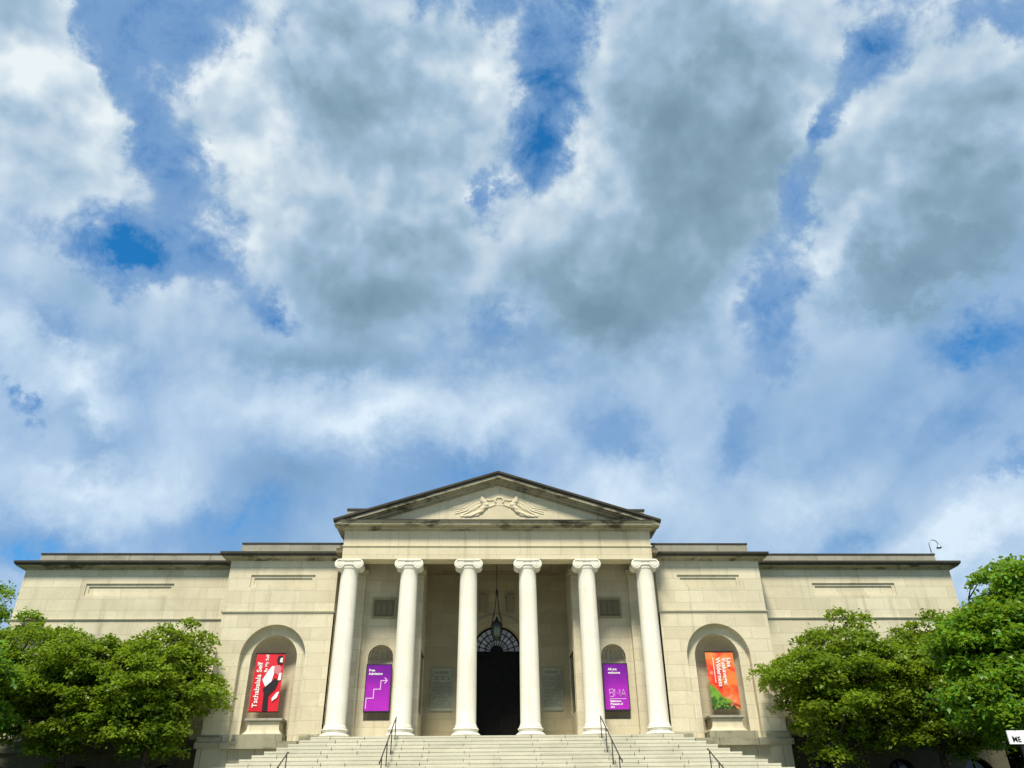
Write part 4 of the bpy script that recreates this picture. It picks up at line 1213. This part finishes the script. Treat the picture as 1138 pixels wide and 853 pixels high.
# heaped, cauliflower-like puffs
def puffs(vec, det):
    w = N(nt, 'ShaderNodeVectorMath', operation='SCALE'); L(stir3, w.inputs[0]); w.inputs['Scale'].default_value = .30
    v = N(nt, 'ShaderNodeTexVoronoi', feature='F1'); v.inputs['Scale'].default_value = 6.0; v.inputs['Detail'].default_value = det
    v.inputs['Roughness'].default_value = .62; v.inputs['Lacunarity'].default_value = 2.3; v.normalize = True
    L(vadd(vec, w.outputs[0]), v.inputs['Vector'])
    return mathn(nt, 'SUBTRACT', 1.0, v.outputs['Distance'])
p1 = puffs(D, 1.6); p1b = puffs(off.outputs[0], 1.6)
# sheets and streaks of a high layer, running away to the horizon in perspective
den = mathn(nt, 'ADD', mathn(nt, 'MAXIMUM', sp.outputs[2], 0.0), .30)
sx = mathn(nt, 'DIVIDE', sp.outputs[0], den); sy = mathn(nt, 'DIVIDE', sp.outputs[1], den)
cs = N(nt, 'ShaderNodeCombineXYZ'); L(mathn(nt, 'MULTIPLY_ADD', sy, .16, sx), cs.inputs[0]); L(mathn(nt, 'MULTIPLY', sy, .20), cs.inputs[1])
f3 = noise_at(cs.outputs[0], 2.6, 7, .54, .45)
hi = maprange(nt, el, .46, .72)                       # crisp heaps overhead, soft sheets lower down
lo = maprange(nt, el, .74, .42)
amp = mathn(nt, 'MULTIPLY_ADD', hi, .72, .30)
def c_(x): return mathn(nt, 'SUBTRACT', x, .5)
d = mathn(nt, 'MULTIPLY_ADD', dsum, .80, .34)
d = mathn(nt, 'MULTIPLY_ADD', lo, .10, d)
d = mathn(nt, 'MULTIPLY_ADD', c_(f1), mathn(nt, 'MULTIPLY', amp, 1.5), d)
d = mathn(nt, 'MULTIPLY_ADD', c_(f2), mathn(nt, 'MULTIPLY', amp, .85), d)
d = mathn(nt, 'MULTIPLY_ADD', c_(f3), mathn(nt, 'MULTIPLY_ADD', lo, .75, .12), d)
prel = mathn(nt, 'SUBTRACT', p1, p1b)
d = mathn(nt, 'MULTIPLY_ADD', mathn(nt, 'SUBTRACT', p1, .66), mathn(nt, 'MULTIPLY', amp, .60), d)
rel = mathn(nt, 'SUBTRACT', f1s, f1b)
b = mathn(nt, 'MULTIPLY_ADD', bsum, mathn(nt, 'MULTIPLY_ADD', lo, .30, .62), .535)
b = mathn(nt, 'MULTIPLY_ADD', prel, mathn(nt, 'MULTIPLY', hi, .55), b)
b = mathn(nt, 'MULTIPLY_ADD', mathn(nt, 'SUBTRACT', p1, .66), mathn(nt, 'MULTIPLY', hi, .22), b)
b = mathn(nt, 'MULTIPLY_ADD', rel, mathn(nt, 'MULTIPLY', amp, 2.1), b)
b = mathn(nt, 'MULTIPLY_ADD', c_(f1), mathn(nt, 'MULTIPLY', amp, .35), b)
b = mathn(nt, 'MULTIPLY_ADD', c_(f2), mathn(nt, 'MULTIPLY', amp, .22), b)
b = mathn(nt, 'MULTIPLY_ADD', c_(f3), mathn(nt, 'MULTIPLY_ADD', lo, .95, .08), b)
b = mathn(nt, 'MULTIPLY_ADD', maprange(nt, d, .55, 1.5), -.14, b)
b = mathn(nt, 'ADD', b, mathn(nt, 'MULTIPLY', mathn(nt, 'SUBTRACT', maprange(nt, d, .2, .42), maprange(nt, d, .42, .8)), .10))
b = mathn(nt, 'MULTIPLY_ADD', mathn(nt, 'SUBTRACT', b, .52), 1.20, .555)
K = 6.6
rp = N(nt, 'ShaderNodeValToRGB'); L(b, rp.inputs[0])
cr = rp.color_ramp; cr.interpolation = 'LINEAR'
els = [(.0, (.19, .305, .40)), (.30, (.25, .385, .49)), (.55, (.355, .51, .665)), (.80, (.57, .69, .795)), (1.0, (.82, .90, .93))]
while len(cr.elements) < len(els): cr.elements.new(.5)
for e, (p_, q_) in zip(cr.elements, els): e.position = p_; e.color = (*q_, 1)
lit = N(nt, 'ShaderNodeVectorMath', operation='SCALE'); L(mix(nt, lo, rp.outputs[0], mix(nt, 1.0, rp.outputs[0], (.87, .945, 1.05), 'MULTIPLY')), lit.inputs[0]); lit.inputs['Scale'].default_value = K
blue = mix(nt, 1.0, sky.outputs[0], (.13, .80, 1.18), 'MULTIPLY')
veil = mix(nt, mathn(nt, 'MULTIPLY', maprange(nt, mathn(nt, 'MULTIPLY_ADD', c_(f2), 1.5, mathn(nt, 'MULTIPLY_ADD', c_(f3), .9, d)), -.62, .30), .80), blue, tuple(c*K for c in (.235, .40, .66)))
cv = N(nt, 'ShaderNodeMapRange', interpolation_type='SMOOTHSTEP'); L(d, cv.inputs[0])
L(mathn(nt, 'MULTIPLY_ADD', lo, -.20, .13), cv.inputs[1]); L(mathn(nt, 'MULTIPLY_ADD', lo, .32, .52), cv.inputs[2])
full = mix(nt, cv.outputs[0], veil, lit.outputs[0])
L(full, bg.inputs['Color'])


SC.view_settings.view_transform = 'Standard'
SC.view_settings.look = 'None'
SC.view_settings.exposure = 0.6
SC.view_settings.gamma = 1.0
SC.view_settings.use_curve_mapping = False
SC.cycles.max_bounces = 6
SC.cycles.diffuse_bounces = 4
SC.cycles.use_denoising = True
